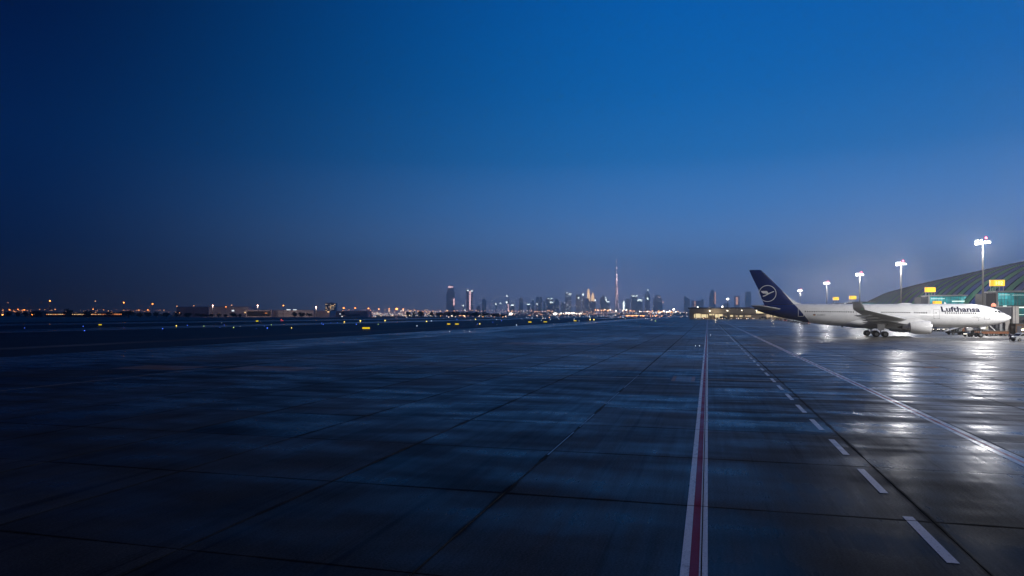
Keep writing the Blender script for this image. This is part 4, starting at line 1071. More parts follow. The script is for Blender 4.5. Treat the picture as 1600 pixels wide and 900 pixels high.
# ------------------------------------------------------------------ the person by the van (back to the camera)
def person(loc, rz, label):
    # one skinned skeleton, posed leaning a little forward with one arm reaching
    J_ = {'pelvis': (0, 0, .95, .15), 'waist': (0, .01, 1.08, .19), 'chest': (0, .03, 1.32, .21), 'neck': (0, .05, 1.50, .065), 'skull': (0, .07, 1.60, .09), 'crown': (0, .07, 1.72, .085),
          'shl': (-.19, .03, 1.42, .075), 'ell': (-.30, .02, 1.15, .055), 'wrl': (-.30, .16, .95, .035), 'hal': (-.30, .22, .90, .035), 'f1l': (-.31, .27, .87, .014), 'tl': (-.27, .25, .89, .012),
          'shr': (.19, .03, 1.42, .075), 'elr': (.30, .04, 1.16, .055), 'wrr': (.27, .22, 1.02, .035), 'har': (.25, .29, 1.00, .035), 'f1r': (.24, .34, .98, .014), 'tr': (.22, .31, 1.02, .012),
          'hil': (-.10, 0, .90, .105), 'knl': (-.12, .03, .50, .07), 'anl': (-.13, -.02, .10, .05), 'tol': (-.14, .15, .04, .04),
          'hir': (.10, 0, .90, .105), 'knr': (.13, .05, .50, .07), 'anr': (.14, .02, .10, .05), 'tor': (.15, .19, .04, .04)}
    E_ = [('pelvis', 'waist'), ('waist', 'chest'), ('chest', 'neck'), ('neck', 'skull'), ('skull', 'crown'), ('chest', 'shl'), ('shl', 'ell'), ('ell', 'wrl'), ('wrl', 'hal'), ('hal', 'f1l'), ('hal', 'tl'),
          ('chest', 'shr'), ('shr', 'elr'), ('elr', 'wrr'), ('wrr', 'har'), ('har', 'f1r'), ('har', 'tr'), ('pelvis', 'hil'), ('hil', 'knl'), ('knl', 'anl'), ('anl', 'tol'), ('pelvis', 'hir'), ('hir', 'knr'), ('knr', 'anr'), ('anr', 'tor')]
    ks = list(J_); me = bpy.data.meshes.new('body'); me.from_pydata([J_[k][:3] for k in ks], [(ks.index(a), ks.index(b)) for a, b in E_], [])
    tmp = bpy.data.objects.new('tmp', me); col.objects.link(tmp)
    sk = tmp.modifiers.new('s', 'SKIN'); sk.use_smooth_shade = True
    for i, k in enumerate(ks): r = J_[k][3]; me.skin_vertices[0].data[i].radius = (r, r)
    me.skin_vertices[0].data[0].use_root = True
    tmp.modifiers.new('d', 'SUBSURF').levels = 2
    bpy.context.view_layer.update()
    bm_ = bpy.data.meshes.new_from_object(tmp.evaluated_get(bpy.context.evaluated_depsgraph_get())); bpy.data.objects.remove(tmp)
    bm_.name = 'body'; bm_.materials.clear()
    for c, n_ in (((.30, .17, .11), 'skin'), ((.035, .04, .13), 'blue_jacket'), ((.01, .011, .016), 'dark_trousers'), ((.01, .008, .007), 'dark_hair')):
        bm_.materials.append(material(n_, c, .7))
    for f in bm_.polygons:
        c = f.center
        hand = abs(c.x) > .2 and c.y > .17 and c.z > .8
        f.material_index = 3 if (c.z > 1.66 or (c.z > 1.55 and c.y < .06)) else 0 if (c.z > 1.5 or hand) else 1 if c.z > .88 else 2
        f.use_smooth = True
    root = empty('person', loc, rz, label, 'person')
    link('body', bm_, root)
    mb = MB(); mb.loft([[(x*w, y*d - .13, z) for x, y in [(math.cos(t), math.sin(t)) for t in [2*math.pi*k/12 for k in range(12)]]] for z, w, d in ((1.06, .12, .05), (1.1, .17, .11), (1.3, .18, .13), (1.45, .13, .09), (1.48, .08, .05))])
    mb.build('backpack', material('dark_backpack', (.02, .02, .05), .8), root, smooth=60)
    return root
p = gnd(1578.8, 533.4); person((p.x, p.y, 0), R(-12), 'person in a blue jacket with a backpack standing beside the silver van')

# ------------------------------------------------------------------ airfield lights and guidance signs
M['l_blue'] = glowing('blue_edge_light', (.06, .16, 1), 3)
M['l_yellow'] = glowing('yellow_light', (1, .72, .12), 3.2)
M['l_green'] = glowing('yellow_green_light', (.65, .9, .25), 1.5)
M['l_white'] = glowing('white_light', (.75, .85, 1), 3)
M['l_red'] = glowing('red_light', (1, .07, .04), 2.5)
def light_mesh(m, r):
    mb = MB(); mb.lathe((0, 0, 0), (0, 0, 1), [(0, r*.8), (.05, r*.8), (.08, .06), (.28, .06)], n=8, mi=1); mb.ball((0, 0, .28+r*.8), r, 5, mi=0)
    return mb.mesh('taxiway_light', [m, M['black']])
LM = {}
LBL = {'blue': 'small blue taxiway edge light in the dark infield', 'yellow': 'small yellow taxiway light glowing in the dark infield', 'green': 'small yellow-green taxiway light in the dark infield',
       'white': 'small white airfield light in the dark field', 'red': 'small red obstruction light at the field edge'}
placed = []
LP = [('blue', 38.6, 512.8, 1), ('blue', 130, 510, 1.1), ('blue', 132, 517, 1.5), ('blue', 193, 511, .6), ('blue', 254, 513.8, 1.5), ('yellow', 275.5, 509.6, 1.8), ('blue', 293, 508.7, 1.2), ('green', 318.6, 510, 1.5), ('white', 346.5, 504.5, .6),
      ('blue', 350.5, 508, .9), ('blue', 343.5, 512, .8), ('green', 365, 512, 1.7), ('white', 375, 510, .6), ('blue', 400.5, 513.5, .9), ('blue', 417.7, 513, 1.6), ('blue', 413, 509.5, .8), ('green', 424, 507.8, 1.4), ('yellow', 455.5, 512.8, 1.5),
      ('red', 439.5, 500.2, 1.6), ('red', 442, 501, 1.0), ('blue', 502.7, 505, 1.1), ('blue', 505, 507, 1.3), ('blue', 517, 504.5, .8), ('blue', 527, 504.5, .9), ('yellow', 538, 503.5, 1.7), ('blue', 556.7, 507, 1.3), ('yellow', 563, 502, 2.4),
      ('green', 591, 507, 1.3), ('yellow', 601.7, 501.3, 1.9), ('yellow', 666.5, 502.7, 1.9), ('white', 674, 501.7, 1.2), ('white', 651.5, 509.5, 1.2), ('yellow', 749.7, 506.6, 1.8), ('blue', 746, 506.6, 1.0), ('yellow', 743, 499.2, 1.5),
      ('white', 807, 508, 1.2), ('blue', 783.7, 501.5, 1.0), ('white', 702.5, 517.8, 1.0), ('white', 725, 516.6, .7), ('white', 733.7, 518, .9), ('yellow', 922, 500.1, 1.9), ('yellow', 928, 500.1, 2.0), ('green', 1024, 502, 1.5),
      ('white', 1110, 523.5, .9), ('white', 1086.7, 540.5, .5), ('white', 1093, 540.6, .5), ('blue', 714, 499, 1), ('white', 860, 499.5, .9), ('white', 846, 500.5, .7), ('blue', 770, 503.5, .7), ('white', 905, 501.6, .8)]
for c, px, py, s in LP:
    p = gnd(px, py, .3); r = max(.05, s*.42*p.y/FPX)
    key = (c, round(s, 1), round(r, 2))
    if key not in LM: LM[key] = light_mesh(M['l_'+c], r)
    o = link('taxiway_light', LM[key], None, (p.x, p.y, 0)); tag(o, LBL[c], 'airfield light', c + ' airfield lights'); placed.append((px, o, {'blue': 'small blue edge light', 'yellow': 'small yellow field light', 'green': 'small yellow-green field light', 'white': 'small white field light', 'red': 'small red field light'}[c]))
label_by_place(placed); placed = []
M['gs'] = glowing('guidance_sign_face', (1, .72, .02), .85, base=(.5, .4, .02))
GS = [(572.2, 514.9, 12.5, 3.2, 'largest yellow lit guidance sign, alone in the infield left of centre'), (156.8, 508.8, 5.6, 2.0, 'yellow guidance sign far left beyond the pair of blue lights'),
      (401.8, 503.1, 4.4, 2.0, 'yellow guidance sign below the pale hangars'), (701.2, 507.7, 5.4, 2.0, 'left one of the two yellow signs side by side below the tall tower'),
      (714, 507.7, 6.0, 2.0, 'second yellow sign of the pair, just beside the white lights'), (828, 504.6, 5.2, 2.0, 'yellow guidance sign below the cluster of orange street lights'),
      (852, 503.9, 5.8, 1.5, 'long thin yellow guidance sign farther back in the field'), (898.6, 502.3, 4.4, 1.6, 'small yellow guidance sign before the bright white light band')]
for px, py, w, h, lab in GS:
    p = gnd(px, py); s = p.y/FPX; w *= s; h *= s
    root = empty('guidance_sign', (p.x, p.y, 0), ROTUV*.5, lab, 'sign', 'lit guidance signs in the airfield')
    MB().box(-w/2, w/2, -.12, .12, .25*h, h*1.2).build('sign_box', M['black'], root)
    n = 4 if w > 1.2 else 1
    for k in range(n):
        MB().box(-w/2+.04+k*(w-.08)/n+.02, -w/2+.04+(k+1)*(w-.08)/n-.02, -.14, -.121, .25*h+.05, h*1.2-.05).build('sign_face', M['gs'], root)
    for sx in (-.35, .35): MB().box(w*sx-.05, w*sx+.05, -.05, .05, 0, .26*h).build('sign_leg', M['black'], root)

# ------------------------------------------------------------------ trees at the far side of the field
M['leaf'] = material('dark_foliage', (.035, .05, .028), .9, var=.5, scale=.4, spec=.1)
M['bark'] = material('bark', (.06, .045, .035), .9)
def tree_mesh(seed, w, h):
    rr = random.Random(seed); mb = MB(); lobes = []
    for k in range(9):
        an = rr.uniform(0, 6.28); d = rr.uniform(0, .36)*w; lobes.append((d*math.cos(an), d*math.sin(an), h*rr.uniform(.38, .8), rr.uniform(.16, .28)*w))
    for x, y, z, r in lobes:
        for _ in range(46):
            th, ph = rr.uniform(0, 6.28), math.acos(rr.uniform(-1, 1)); q = r*rr.uniform(.55, 1.05)
            c = Vector((x + q*math.sin(ph)*math.cos(th), y + q*math.sin(ph)*math.sin(th), max(.5, z + .8*q*math.cos(ph))))
            a = Vector((rr.uniform(-1, 1), rr.uniform(-1, 1), rr.uniform(-1, 1))).normalized(); b = a.orthogonal().normalized(); s = rr.uniform(.35, .75)
            mb.add([c + a*s, c + b*s, c - a*s*.8, c - b*s*.7], [(0, 1, 2, 3)])
    cr = mb.mesh('crown', M['leaf'], 0)
    tb = MB(); tb.tube((0, 0, 0), (.1, 0, h*.5), .28, .14, 7)
    for k in range(4): an = k*1.6; tb.tube((.05, 0, h*.3), (w*.22*math.cos(an), w*.22*math.sin(an), h*.6), .11, .04, 5)
    return cr, tb.mesh('trunk', M['bark'])
TM = [tree_mesh(s, w, h) for s, w, h in ((1, 11, 7.5), (2, 13, 7.0), (3, 9, 8.0), (4, 12, 6.0))]
TR = [(7, 22, 487.2), (23, 45, 487.6), (48, 66, 486), (99, 115, 484.8), (128, 143, 486), (165, 176, 487), (191, 211, 485.8), (212, 225, 489), (226, 240, 488.5), (238, 251, 488), (252, 268, 488.5), (270, 283, 488.3), (285, 304, 489), (305, 325, 489.8),
      (326, 334, 490.5), (338, 346, 490.3), (348, 358, 491), (360, 371, 489), (372, 379, 490.8), (456, 466, 488.6), (466, 478, 488.4), (478, 489, 489), (633, 641, 487.5), (644, 650, 488), (652, 664, 486.5), (671, 679, 487.5),
      (681, 694, 488), (693, 708, 487.6), (706, 722, 487), (720, 736, 487), (734, 750, 487.6), (748, 764, 488.6), (762, 780, 490), (776, 792, 491.4)]
for i, (x0_, x1_, yt) in enumerate(TR):
    n = max(1, round((x1_-x0_)/14)); 
    for k in range(n):
        pxm = x0_ + (x1_-x0_)*(k+.5)/n; D = 1180 + random.uniform(-40, 120); p = at(pxm, D)
        cr, tr = TM[(i+k) % 4]; wpx = (x1_-x0_)/n*D/FPX*1.12; hh = zat(yt, D)
        base_w = (11, 13, 9, 12)[(i+k) % 4]; base_h = (7.5, 7, 8, 6)[(i+k) % 4]
        root = empty('tree', (p.x, p.y, -.2), random.uniform(0, 6), 'dark bushy tree standing beyond the sandy field edge', 'tree', 'trees beyond the sandy field')
        root.scale = (wpx/base_w, wpx/base_w, hh/base_h/.93)
        link('crown', cr, root); link('trunk', tr, root); placed.append((pxm, root, 'dark bushy tree'))

label_by_place(placed); placed = []
# ------------------------------------------------------------------ hangars and buildings on the far left
M['hangar'] = material('pale_hangar', (.74, .70, .72), .75, var=.06, scale=.02)
M['hangar2'] = material('mauve_hangar', (.50, .44, .47), .75, var=.06, scale=.02)
M['lit_white'] = glowing('lit_white_panel', (.85, .95, 1), 1.4)
M['lit_warm'] = glowing('lit_warm_window', (1, .62, .28), 1.3)
M['lit_orange'] = glowing('lit_orange_window', (1, .33, .10), 1.2)
def far_box(name, px0, px1, ytop, D, m, label, cat, depth=40, roof=None, panels=(), zb=0.0):
    p0, p1 = at(px0, D), at(px1, D); h = zat(ytop, D)
    root = empty(name, (p0.x, D, 0), 0, label, cat); w = p1.x - p0.x
    MB().box(0, w, 0, depth, zb, h).build('wall', M[m], root)
    if roof: MB().hexa([(-1, -1, h), (w+1, -1, h), (w+1, depth, h), (-1, depth, h), (-1, -1, h+.8), (w+1, -1, h+.8), (w*.9, depth*.5, h+roof), (w*.1, depth*.5, h+roof)]).build('roof', M['hangar2'], root)
    for (f0, f1, y0, y1, mm) in panels:
        MB().box(w*f0, w*f1, -.5, -.1, zat(y1, D), zat(y0, D)).build('lit_panel' if mm.startswith('lit') else 'front_panel', M[mm], root)
    return root
far_box('hangar', 276, 325.5, 480.2, 1500, 'hangar2', 'wide mauve grey hangar behind the tree row, left of the pale one', 'hangar', 60, 2)
far_box('hangar', 326, 388, 479.8, 1450, 'hangar', 'largest pale hangar behind the row of dark trees', 'hangar', 60, 1.5, ((.58, .64, 484.5, 486.3, 'lit_white'), (.9, .97, 487.5, 489, 'lit_warm')))
far_box('hangar', 384, 424, 485, 1400, 'hangar2', 'dark open-fronted hangar beside the largest pale hangar', 'hangar', 60, 1, ((.05, .97, 486.5, 494, 'car_dark'), (.75, .84, 488.8, 489.7, 'lit_orange')))  # dark panel stands in for the shade under the open roof
far_box('hangar', 422, 490, 485.2, 1420, 'hangar', 'low pale hangar with two white lit panels on its roof line', 'hangar', 50, 1, ((.38, .47, 483.4, 484.6, 'lit_white'), (.53, .61, 483.5, 484.8, 'lit_white'), (.0, 1, 490, 490.8, 'hangar2')))
far_box('warehouse', 490, 515, 485.4, 1430, 'hangar', 'pale warehouse in front of the block of flats', 'warehouse', 50, 0, ((.86, .98, 486.5, 488, 'lit_warm'),))
far_box('warehouse', 515, 546, 486.0, 1500, 'hangar2', 'mauve warehouse with scattered lamps beside the block of flats', 'warehouse', 50, 0, ((.02, .1, 492.5, 494, 'lit_white'), (.2, .28, 493, 494.3, 'lit_warm'), (.5, .56, 490, 491, 'lit_white'), (.6, .66, 494, 495, 'lit_white'), (.72, .8, 491, 492.6, 'lit_warm')))
far_box('warehouse', 546, 574, 485.6, 1600, 'hangar', 'pale warehouse left of the bright orange lamp', 'warehouse', 50, 0, ((.1, .16, 493, 494, 'lit_white'),))
# block of flats with lit windows
D = 1900; p0, p1 = at(508.3, D), at(524.2, D); h = zat(473.6, D)
root = empty('apartment_block', (p0.x, D, 0), 0, 'pale block of flats with many small lit windows', 'apartment block'); w = p1.x-p0.x
MB().box(0, w, 0, 20, 0, h).build('wall', M['hangar'], root); MB().box(w*.45, w*.58, 3, 8, h, h+2.5).build('roof_hut', M['hangar'], root); MB().box(-.4, w+.4, -.4, 20.4, h, h+.6).build('roof', M['hangar2'], root)
M['win_dim'] = glowing('dim_window', (.9, .75, .55), .35); M['win_dark'] = M['dark']
for r in range(8):
    for c in range(7):
        x = w*(c+.2)/7; z = 8 + (h-9)*r/8
        MB().box(x, x+w*.09, -.25, -.02, z, z+1.8).build('window', M[random.choice(['win_dim', 'dark', 'dark', 'win_dim', 'lit_warm'])], root, smooth=0)
# long low building with a row of lit windows
D = 1350; p0, p1 = at(72, D), at(191, D)
root = empty('low_building', (p0.x, D, 0), 0, 'long low building with a row of small orange lit windows on the far left', 'building'); w = p1.x-p0.x
MB().box(0, w, 0, 12, 0, zat(488.4, D)).build('wall', M['dark_wall'], root)
for k in range(44):
    x = w*k/44 + .4; zz = zat(491.8, D)
    MB().box(x, x+random.uniform(1.2, 2.5), -.2, -.02, zz, zz + (1.3 if k < 36 else 1.9)).build('window', M[random.choice(['lit_orange', 'lit_warm', 'lit_warm']) if k < 32 else 'lit_orange'], root, smooth=0)
far_box('low_building', 48, 66, 486.6, 1420, 'dark_wall', 'small dark building with a flat roof among the left trees', 'building', 15, 1)
# a small airliner tail among the warehouses
D = 1340; p = at(549, D)
root = empty('distant_airliner', (p.x, D, 0), R(170), 'small distant airliner with blue tail before the pale warehouses', 'airliner')
mb = MB(); mb.loft([[(x, r*math.sin(t), 4.2+dz+r*math.cos(t)) for t in [2*math.pi*k/14 for k in range(14)]] for x, r, dz in ((-18, .1, -.3), (-16.5, 1.0, -.2), (-14, 1.7, 0), (-10, 1.95, 0), (8, 1.95, 0), (13, 1.5, .4), (18, .3, 1.3))])
mb.build('fuselage', M['car_silver'], root); MB().hexa([(11.5, -.15, 5.6), (17.5, -.15, 5.8), (17.5, .15, 5.8), (11.5, .15, 5.6), (16.6, -.08, 11.2), (19.2, -.08, 11.2), (19.2, .08, 11.2), (16.6, .08, 11.2)]).build('tail_fin', M['car_dark'], root)
for s in (-1, 1):
    MB().hexa([(-3, s*1.6, 3.2), (3.5, s*1.6, 3.3), (9.5, s*16, 4.9), (7.5, s*16, 4.9), (-3, s*1.6, 3.6), (3.5, s*1.6, 3.5), (9.5, s*16, 5.05), (7.5, s*16, 5.05)]).build('wing', M['car_silver'], root)
    MB().lathe((-3, s*5.6, 2.4), (1, 0, 0), [(0, .8), (.3, .95), (2.6, .9), (3.6, .5)], n=14).build('engine', M['car_silver'], root)
for x, y in ((-12, 0), (2, 2.4), (2, -2.4)): MB().tube((x, y, 0), (x, y, 3), .4, .15, 8).build('landing_gear', M['steel'], root)

# ------------------------------------------------------------------ street lamps of the far roads
M['o_lamp'] = glowing('sodium_lamp', (1, .30, .05), 9); M['o_lamp_dim'] = glowing('dim_sodium_lamp', (1, .42, .16), 2.4)
OM = [(78, 470.3, 1.5, 1), (149, 470.6, 1.0, 0), (193.3, 473, 1.3, 1), (238.3, 475, 1.4, 1), (276.7, 478.7, 1.0, 0), (302.8, 477.8, 1.0, 0), (332.5, 477.5, 1.3, 1), (353, 479.5, 1.0, 1), (362, 477, 1.1, 0), (402.6, 477.5, 1.2, 1), (442.8, 477.6, 1.2, 1),
      (494, 480, 1.4, 1), (537, 481.5, 1.4, 1), (555, 481.5, 1.2, 1), (575.8, 482, 1.3, 1), (592, 483, 1.2, 1), (608, 482.5, 1.0, 1), (619.7, 482.8, 2.3, 1), (630, 482.8, 1.0, 1), (12.7, 473, .7, 0), (145.5, 483.2, .9, 1),
      (14.7, 484, 1.0, 1), (28, 483.6, .9, 1), (37.8, 484.4, 1.1, 1), (62, 483.5, .8, 0), (70, 484, .7, 0), (86, 483.5, 1.1, 0), (50.5, 491.7, 1.3, 1), (4, 492, 1.4, 1), (231, 484.5, .8, 1), (280.5, 489, .8, 0), (661, 487.5, .9, 0)]
for i, (px, py, s, b) in sorted(enumerate(OM), key=lambda t: t[1][0]):
    D = (1360 if 265 < px < 500 else 1650) if py < 486 else 1150; p = at(px, D); h = zat(py, D); r = s*.78*D/FPX
    o = slim_mast((p.x, p.y, 0), max(2.5, h), 'orange sodium street lamp on a tall pole beyond the field' if b else 'faint pale orange street lamp on a pole beyond the field', M['o_lamp' if b else 'o_lamp_dim'], .6, r*1.1, 'street_lamp',
              'orange street lamps beyond the field' if b else 'faint street lamps beyond the field', lr=r)
    placed.append((px, o, 'orange sodium street lamp' if b else 'faint pale street lamp'))
    if b and px in (332.5, 402.6, 494, 619.7):
        ld = bpy.data.lights.new('sodium_fill', 'SPOT'); ld.energy = (26000 if px < 500 else 8000)*s; ld.color = (1, .78, .66); ld.shadow_soft_size = .8
        ld.spot_size = R(150); ld.spot_blend = .6                          # spot added at the street lamp to brighten the buildings behind it
        lo = bpy.data.objects.new('sodium_fill', ld); col.objects.link(lo); lo.location = (p.x, p.y-2, max(3, h)); lo.rotation_euler = (R(75), 0, 0)


label_by_place(placed); placed = []
# ------------------------------------------------------------------ the skyline
M['tower'] = material('tower_cladding', (.30, .29, .30), .6, var=.15, scale=.01)
M['tower_dark'] = material('tower_dark_cladding', (.22, .22, .24), .5, var=.15, scale=.01)
M['crown_l'] = glowing('crown_light', (.85, 1, .95), 7)
M['gold_l'] = glowing('golden_facade_light', (1, .62, .30), 3.6)
M['rose_l'] = glowing('rose_facade_light', (1, .70, .72), 13)
M['rose_dim'] = glowing('dim_rose_facade_light', (.95, .58, .58), 4.5)
M['orange_l'] = glowing('orange_facade_light', (1, .45, .22), 2.6)
M['win_l'] = glowing('tower_window_light', (.9, .92, 1), 4)
def tower(px0, px1, yt, label, kind='box', D=None, lights=(), m='tower', dots=0, name='skyscraper'):
    D = D or random.uniform(9300, 10400); p0, p1 = at(px0, D), at(px1, D); h = zat(yt, D); w = p1.x-p0.x; d = w*.8
    root = empty(name, (p0.x, D, 0), 0, label, 'skyscraper', 'towers of the distant skyline'); mt = M[m]
    if kind == 'box': MB().box(0, w, 0, d, 0, h).build('shaft', mt, root)
    elif kind == 'slant': MB().hexa([(0, 0, 0), (w, 0, 0), (w, d, 0), (0, d, 0), (0, 0, h), (w, 0, h*.82), (w, d, h*.82), (0, d, h)]).build('shaft', mt, root)
    elif kind == 'point':
        mb = MB(); mb.box(0, w, 0, d, 0, h*.86); mb.build('shaft', mt, root); MB().hexa([(0, 0, h*.86), (w, 0, h*.86), (w, d, h*.86), (0, d, h*.86), (w*.4, d*.4, h), (w*.6, d*.4, h), (w*.6, d*.6, h), (w*.4, d*.6, h)]).build('roof', mt, root)
    elif kind == 'step':
        MB().box(0, w, 0, d, 0, h*.78).build('shaft', mt, root); MB().box(w*.14, w*.86, d*.1, d*.9, h*.78, h*.94).build('upper_shaft', mt, root); MB().box(w*.28, w*.74, d*.2, d*.8, h*.94, h).build('crown', mt, root)
    elif kind == 'spire':
        MB().box(0, w, 0, d, 0, h*.8).build('shaft', mt, root); MB().hexa([(w*.1, d*.1, h*.8), (w*.9, d*.1, h*.8), (w*.9, d*.9, h*.8), (w*.1, d*.9, h*.8), (w*.45, d*.45, h*.93), (w*.58, d*.45, h*.93), (w*.58, d*.55, h*.93), (w*.45, d*.55, h*.93)]).build('roof', mt, root)
        MB().tube((w*.5, d*.5, h*.92), (w*.5, d*.5, h), w*.04, w*.015, 6).build('spire', mt, root)
    elif kind == 'round':
        prof = [(0, w*.5), (h*.55, w*.5), (h*.8, w*.42), (h*.92, w*.28), (h*.98, w*.12), (h, .5)]
        MB().lathe((w/2, d/2, 0), (0, 0, 1), prof, n=20).build('shaft', mt, root)
    elif kind == 'twin':
        MB().box(0, w*.43, 0, d, 0, h).build('shaft', mt, root); MB().box(w*.52, w, 0, d*.8, 0, h*.985).build('shaft', mt, root); MB().box(w*.4, w*.55, d*.2, d*.7, 0, h*.8).build('link_block', mt, root)
    for (a, b, y0, y1, mm) in lights:
        x0, x1 = (at(a, D).x - p0.x), (at(b, D).x - p0.x)
        MB().box(x0, x1, -4, -.5, zat(y1, D), zat(y0, D)).build('facade_light', M[mm], root, smooth=0)
    for _ in range(dots):
        x = random.uniform(w*.08, w*.85); z = random.uniform(h*.15, h*.93)
        MB().box(x, x+w*.05+2, -3, -.5, z, z+4.5).build('window', M['win_l'], root, smooth=0)
    return root
tower(697.5, 710, 445.8, 'broad stepped tower at the left end of the skyline', 'step', lights=((708.3, 710.3, 466.5, 477, 'rose_dim'), (700, 707.8, 447.3, 449.5, 'rose_dim')))
tower(728, 738.8, 452.8, 'pair of tall flat-topped shafts with white lamps on the roof', 'twin', lights=((730, 732, 453, 454.6, 'crown_l'), (736.6, 738.4, 454, 455.6, 'crown_l'), (733.3, 735.6, 455, 484, 'rose_dim')))
tower(753, 759.2, 466, 'narrow dark tower standing alone right of the twin shafts', 'point')
tower(744.5, 750.5, 477.5, 'squat dark block between the twin shafts and a lone tower', 'point')
tower(722.8, 725, 477, 'short tower with one bright white lamp left of the twin shafts', 'box', lights=((723, 725, 476.8, 478.6, 'crown_l'), (726, 727.2, 483, 485.6, 'crown_l')))
tower(792.6, 795.8, 464, 'thin tower with a very bright lamp and crane light on top', 'spire', lights=((790.3, 792.9, 470.8, 473.6, 'crown_l'), (791.2, 792.9, 462, 463.4, 'crown_l'), (793.5, 794.6, 475, 486, 'rose_dim')))
tower(797.5, 804, 476, 'low tower with a white lit roof bar beside the brightest lamp', 'box', lights=((798.4, 803, 476, 477.6, 'crown_l'),))
tower(774, 776, 474, 'lone white crane light left of the thin bright tower', 'spire', lights=((774, 776, 474.2, 475.8, 'crown_l'), (781, 783, 473, 474.4, 'crown_l')), name='tower_crane')
tower(810.8, 817.3, 464, 'dark tower with a pointed top left of the white lit bars', 'point')
tower(823, 828.6, 474.6, 'low tower crowned by a thin white bar of light', 'box', lights=((823, 828, 474.8, 475.9, 'crown_l'),))
tower(830.3, 835, 466.5, 'slim pointed tower right of the thin white bar', 'spire', lights=((831.5, 833, 467, 468, 'win_l'),))
tower(838, 847.3, 463.5, 'double dark tower with a slanting crane at the top', 'twin', lights=((838.4, 840, 474.2, 475.6, 'crown_l'),))
tower(849, 852.4, 470, 'very narrow dark tower beside the double tower', 'box')
tower(854, 863.8, 465.5, 'tower with two lamps and a white bar near its top', 'twin', lights=((856.4, 858, 466, 467.2, 'crown_l'), (860.4, 862, 466, 467.4, 'crown_l'), (859.2, 864, 471.6, 473, 'crown_l')))
tower(866.2, 873.5, 466.5, 'dark pointed tower between two lit ones, left of the speckled tower', 'point')
tower(877, 883, 472.6, 'low dark tower at the foot of the speckled tower', 'box', lights=((881.6, 883, 472.8, 474, 'win_l'),))
tower(883.4, 892.6, 457.2, 'tall tower speckled with many small lit windows', 'twin', lights=((884.2, 887, 457.3, 458, 'crown_l'), (889, 893, 458.8, 460, 'crown_l')), dots=26)
tower(900, 907.4, 460, 'dark tower with a single white lamp high on its side', 'box', lights=((903.2, 905, 464.4, 466.6, 'crown_l'),))
tower(909, 913.2, 458.6, 'slim tower with a white lamp near the top beside the golden towers', 'box', lights=((909.9, 911.9, 459, 461.8, 'crown_l'),), dots=8)
tower(917.2, 922.2, 451, 'taller of two curved golden lit towers', 'round', lights=((918, 920, 453, 465, 'gold_l'),), m='gold_l')
tower(923.6, 929.2, 457.2, 'shorter of two curved golden lit towers', 'round', m='gold_l', lights=((929, 930.8, 468, 471, 'crown_l'),))
tower(914, 920.6, 466, 'dark block in front of the taller golden tower', 'box', D=9200, dots=3)
tower(921.5, 931, 470.5, 'dark block in front of the shorter golden tower', 'box', D=9150, dots=4)
tower(938, 946.4, 459.6, 'dark tower with a thin mast left of the tallest tower', 'spire')
tower(945, 952.5, 470.5, 'lower dark wing with a slanting white line of light', 'slant', lights=((945.4, 947, 464.6, 467, 'crown_l'), (946, 947.6, 467, 470, 'crown_l'), (947.8, 951.6, 470.8, 472.2, 'crown_l')))
tower(973, 976.3, 470.8, 'slim tower whose whole face is lit white right of the tallest tower', 'box', lights=((973.2, 975.8, 471, 484, 'crown_l'),))
tower(978.5, 984, 467, 'faint dark tower right of the white lit face', 'box')
tower(986.8, 995.6, 461.4, 'broad dark tower with two white bars of light on its roof', 'box', lights=((987.6, 991.5, 461.8, 463.2, 'crown_l'), (993, 995.8, 461.8, 463.2, 'crown_l')))
tower(996.3, 1004, 468.4, 'tower topped by a small white lit arch', 'box', lights=((996.4, 1002.2, 468, 469.4, 'crown_l'), (995.9, 997, 469.4, 471, 'crown_l'), (1001.6, 1002.6, 469.4, 471, 'crown_l')))
tower(1008.3, 1015.4, 451.8, 'tall tapering tower with a lamp at its pointed tip', 'spire', lights=((1011.6, 1013, 452.4, 454.2, 'crown_l'), (1011, 1013, 465, 468, 'crown_l')))
tower(1022.6, 1035, 461, 'stepped dark tower with small red lights on its shoulder', 'step', lights=((1035.3, 1036.8, 471, 473.5, 'orange_l'), (1029, 1031.6, 464.4, 465, 'rose_dim')))
tower(1070, 1077.8, 462.4, 'dark tower with a steeply slanted roof above the low terminal', 'slant', m='tower_dark')
tower(1083, 1096.5, 470, 'wide dark block with one thin orange strip above the low terminal', 'box', lights=((1085.2, 1086.4, 470.5, 479, 'orange_l'),))
tower(1096.3, 1099.3, 467, 'narrow dark tower joined to the wide dark block', 'box')
tower(1109.2, 1118.8, 452, 'tall tower with rounded top and an orange lit edge', 'round', m='tower_dark', lights=((1117.0, 1118.1, 456, 475, 'orange_l'),))
tower(1132, 1140, 474, 'faint low block behind the slim white mast', 'box')
tower(1148.5, 1155.8, 462.6, 'dark tower with a glowing orange panel on its face', 'box', lights=((1150, 1153, 464.4, 476, 'orange_l'),))
tower(1166, 1173.8, 456, 'plain grey-green tower standing closest to the airliner tail fin', 'box', m='tower_dark')
tower(864, 868, 473, 'low building with a wide white lit floor at the centre of the skyline', 'box', lights=((860, 864, 472, 473.4, 'crown_l'),))
